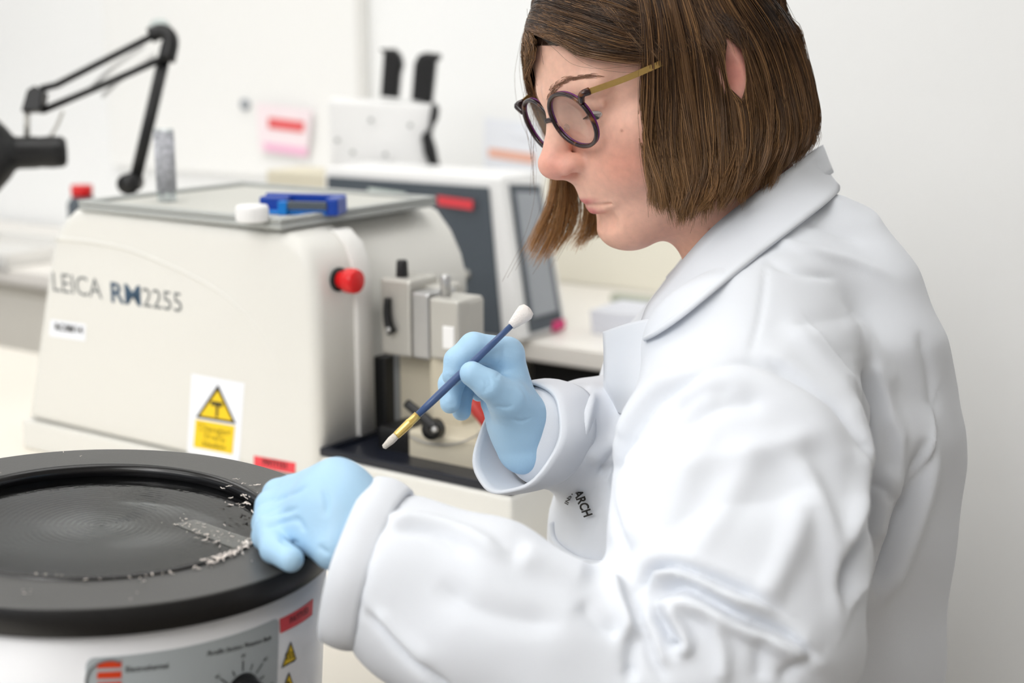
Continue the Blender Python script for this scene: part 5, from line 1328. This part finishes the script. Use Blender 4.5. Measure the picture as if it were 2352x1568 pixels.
# ------------------------------------------------------------------ glasses
M['tortoise'] = mat('dark_tortoiseshell', srgb(46, 26, 28), 0.2, spec=0.6)
nt = M['tortoise'].node_tree; b_ = nt.nodes['Principled BSDF']; tcn = nt.nodes.new('ShaderNodeTexCoord')
nz = nt.nodes.new('ShaderNodeTexNoise'); nz.inputs['Scale'].default_value = 120; nz.inputs['Detail'].default_value = 2; nt.links.new(tcn.outputs['Object'], nz.inputs['Vector'])
cr = nt.nodes.new('ShaderNodeValToRGB'); nt.links.new(nz.outputs['Fac'], cr.inputs['Fac']); nt.links.new(cr.outputs['Color'], b_.inputs['Base Color'])
cr.color_ramp.elements[0].position = .42; cr.color_ramp.elements[0].color = srgb(34, 20, 24); cr.color_ramp.elements[1].position = .78; cr.color_ramp.elements[1].color = srgb(150, 92, 50)
e_ = cr.color_ramp.elements.new(.56); e_.color = srgb(46, 24, 26)
M['purple'] = mat('purple_acetate', srgb(108, 26, 112), 0.25, noise=0.3, nscale=200)
M['lens'] = clear_mat('spectacle_lens', (0.97, 0.97, 0.97, 1), 0.05, 0.03)
M['gold_temple'] = mat('brushed_gold', srgb(206, 172, 106), 0.32, 0.85, noise=0.15, nscale=400)
GLc = h2w((.1, 0, .014))
gl = empty('eyeglasses', GLc, 'round dark tortoiseshell eyeglasses with gold arms on her nose', 'eyeglasses')
def ring_frame(c, w_, hgt, sy):
    c = np.array(c); w_ = np.array(w_) / np.linalg.norm(w_); hgt = np.array(hgt) / np.linalg.norm(hgt); n = np.cross(w_, hgt); n = n if n[0] > 0 else -n
    return c, w_, hgt, n
LN = ring_frame((.0985, .031, .0150), (-.24, .97, .02), (.06, 0, 1), 1)
LF = ring_frame((.1035, -.0285, .0105), (.07, -.99, -.03), (.06, 0, 1), -1)
def ring(fr, a, b, n=64, sy=1):
    c, w_, h_, nn = fr; th = np.linspace(0, 2 * math.pi, n, endpoint=False); ct, st = np.cos(th), np.sin(th)
    x = a * np.sign(ct) * np.abs(ct) ** .95; y = b * np.sign(st) * np.abs(st) ** .92 - .0015 * ct
    return c + np.outer(x, w_) + np.outer(y, h_)
def sweep_ring(pts, nn, tw, td):
    n = len(pts); V = []; cen = pts.mean(0)
    for p_ in pts:
        r_ = p_ - cen; r_ = r_ - nn * (r_ @ nn); r_ /= np.linalg.norm(r_)
        for a in np.radians(np.arange(0, 360, 45) + 22.5): V.append(p_ + r_ * tw * math.cos(a) + nn * td * math.sin(a))
    F = [(i * 8 + j, i * 8 + (j + 1) % 8, ((i + 1) % n) * 8 + (j + 1) % 8, ((i + 1) % n) * 8 + j) for i in range(n) for j in range(8)]
    return h2w(np.array(V)), F
for fr in (LN, LF):
    pr = ring(fr, .0245, .0222)
    rm = mk('rim', sweep_ring(pr, fr[3], .0017, .0017), 'tortoise', gl, True)
    mk('inner_rim', sweep_ring(pr - fr[3] * .0020, fr[3], .0014, .0010), 'purple', rm, True)
    q = ring(fr, .0236, .0213, 48); cen = q.mean(0); V = [cen + fr[3] * .0012]; F = []
    for k_, s_ in enumerate((.5, 1.0)):
        V += list(cen + (q - cen) * s_ + fr[3] * (.0012 - .0016 * s_ * s_))
    m_ = 48
    V2 = np.array(V); V2 = np.concatenate([V2, V2 - fr[3] * .0010]); o_ = 1 + 2 * m_
    for j in range(m_):
        j2 = (j + 1) % m_
        F += [(0, 1 + j, 1 + j2), (1 + j, 1 + m_ + j, 1 + m_ + j2, 1 + j2), (o_, o_ + 1 + j2, o_ + 1 + j), (o_ + 1 + j, o_ + 1 + j2, o_ + 1 + m_ + j2, o_ + 1 + m_ + j), (1 + m_ + j, o_ + 1 + m_ + j, o_ + 1 + m_ + j2, 1 + m_ + j2)]
    mk('lens', (h2w(V2), F), M['lens'], gl, True)
mk('bridge', tube(h2w(catmull([LN[0] - LN[1] * .0240 + LN[2] * .003, (.1062, .002, .0175), (.1066, -.001, .017), LF[0] - LF[1] * .0240 + LF[2] * .004], 14)), .0020, 8), 'tortoise', gl, True)
for fr, sy in ((LN, 1), (LF, -1)):
    h0 = fr[0] + fr[1] * .0218 + fr[2] * .0125; h1 = fr[0] + fr[1] * .0270 + fr[2] * .0185
    h2_ = h1 + np.array([-.006, sy * .0012, 0])
    mk('end_piece', tube(h2w(catmull([h0, h1, h2_], 10)), np.linspace(.0024, .0030, 10), 8), 'tortoise', gl, True)
    tp = catmull([h2_ + np.array([.002, 0, 0]), (.06, sy * .0735, .0325), (.02, sy * .079, .031), (-.004, sy * .078, .030), (-.016, sy * .074, .022), (-.026, sy * .072, .008)], 40)
    d_ = np.gradient(tp, axis=0); d_ /= np.linalg.norm(d_, axis=1)[:, None]
    V = []; F = []
    side_ = np.array([0, sy, 0]); 
    for i, p_ in enumerate(tp):
        u_ = np.cross(d_[i], side_); u_ /= np.linalg.norm(u_)
        for a, b in ((1, 1), (1, -1), (-1, -1), (-1, 1)): V.append(p_ + u_ * .0022 * a + side_ * .0007 * b)
    for i in range(39):
        for j in range(4): F.append((i * 4 + j, i * 4 + (j + 1) % 4, i * 4 + 4 + (j + 1) % 4, i * 4 + 4 + j))
    F += [(0, 1, 2, 3), (156, 157, 158, 159)]
    mk('temple', (h2w(np.array(V)), F), 'gold_temple', gl)
    pd = np.array([.0985, sy * .0125, .008])
    mk('nose_pad', lathe(h2w(pd), [(0, -.001), (.0028, -.0006), (.0032, .0004), (0, .001)], 14, HR @ np.array([.5, -sy * .8, .1])), M['clear'], gl, True)
# ------------------------------------------------------------------ legs and stool (below the edge of the bench)
M['trousers'] = mat('dark_trousers', srgb(40, 42, 50), 0.9, noise=0.1, nscale=60)
KN = [np.array([PEL[0] + TF[0] * .40, PEL[1] + TF[1] * .40, .50]) + TL * o for o in (.09, -.09)]
HP = [PEL + TL * o + np.array([0, 0, -.005]) for o in (.08, -.08)]
AN = [k_ + TF * -.03 + np.array([0, 0, -.41]) for k_ in KN]
def f_legs(p):
    d = None
    for h_, k_, a_ in zip(HP, KN, AN):
        e = s_chain(p, [h_, k_, a_], [.075, .058, .042], .02); d = e if d is None else smin(d, e, .02)
    return d
LV, LQ = mesh_sdf(f_legs, (-.5, .7, .03), (.5, 1.5, .66), .010)
fast_mesh('trousers', relax(LV, LQ, 2), LQ, 'trousers', person, True)
for a_ in AN:
    def f_shoe(p, a_=a_):
        d = s_cap(p, a_ + np.array([0, 0, -.03]), a_ + TF * .13 + np.array([0, 0, -.055]), .042, .034); return smax(d, .003 - p[:, 2], .004)
    SV2, SQ2 = mesh_sdf(f_shoe, a_ - np.array([.25, .25, .1]), a_ + np.array([.25, .25, .06]), .006)
    fast_mesh('shoe', SV2, SQ2, 'black', person, True)
sc0 = np.array([PEL[0] + .02, PEL[1], 0.0])
stl = empty('lab_stool', sc0, 'round black lab stool under the seated woman', 'stool')
mk('seat', lathe(sc0, [(0, .405), (.17, .405), (.185, .415), (.185, .435), (.17, .45), (0, .452)], 40), 'black', stl, True)
mk('column', lathe(sc0, [(0, .06), (.025, .06), (.025, .40), (0, .40)], 20), 'steel', stl, True)
for k in range(5):
    a = 2 * math.pi * k / 5; d_ = np.array([math.cos(a), math.sin(a), 0])
    mk('foot', tube([sc0 + d_ * .02 + UP * .08, sc0 + d_ * .15 + UP * .06, sc0 + d_ * .27 + UP * .022], [.02, .018, .016], 10), 'black', stl, True)
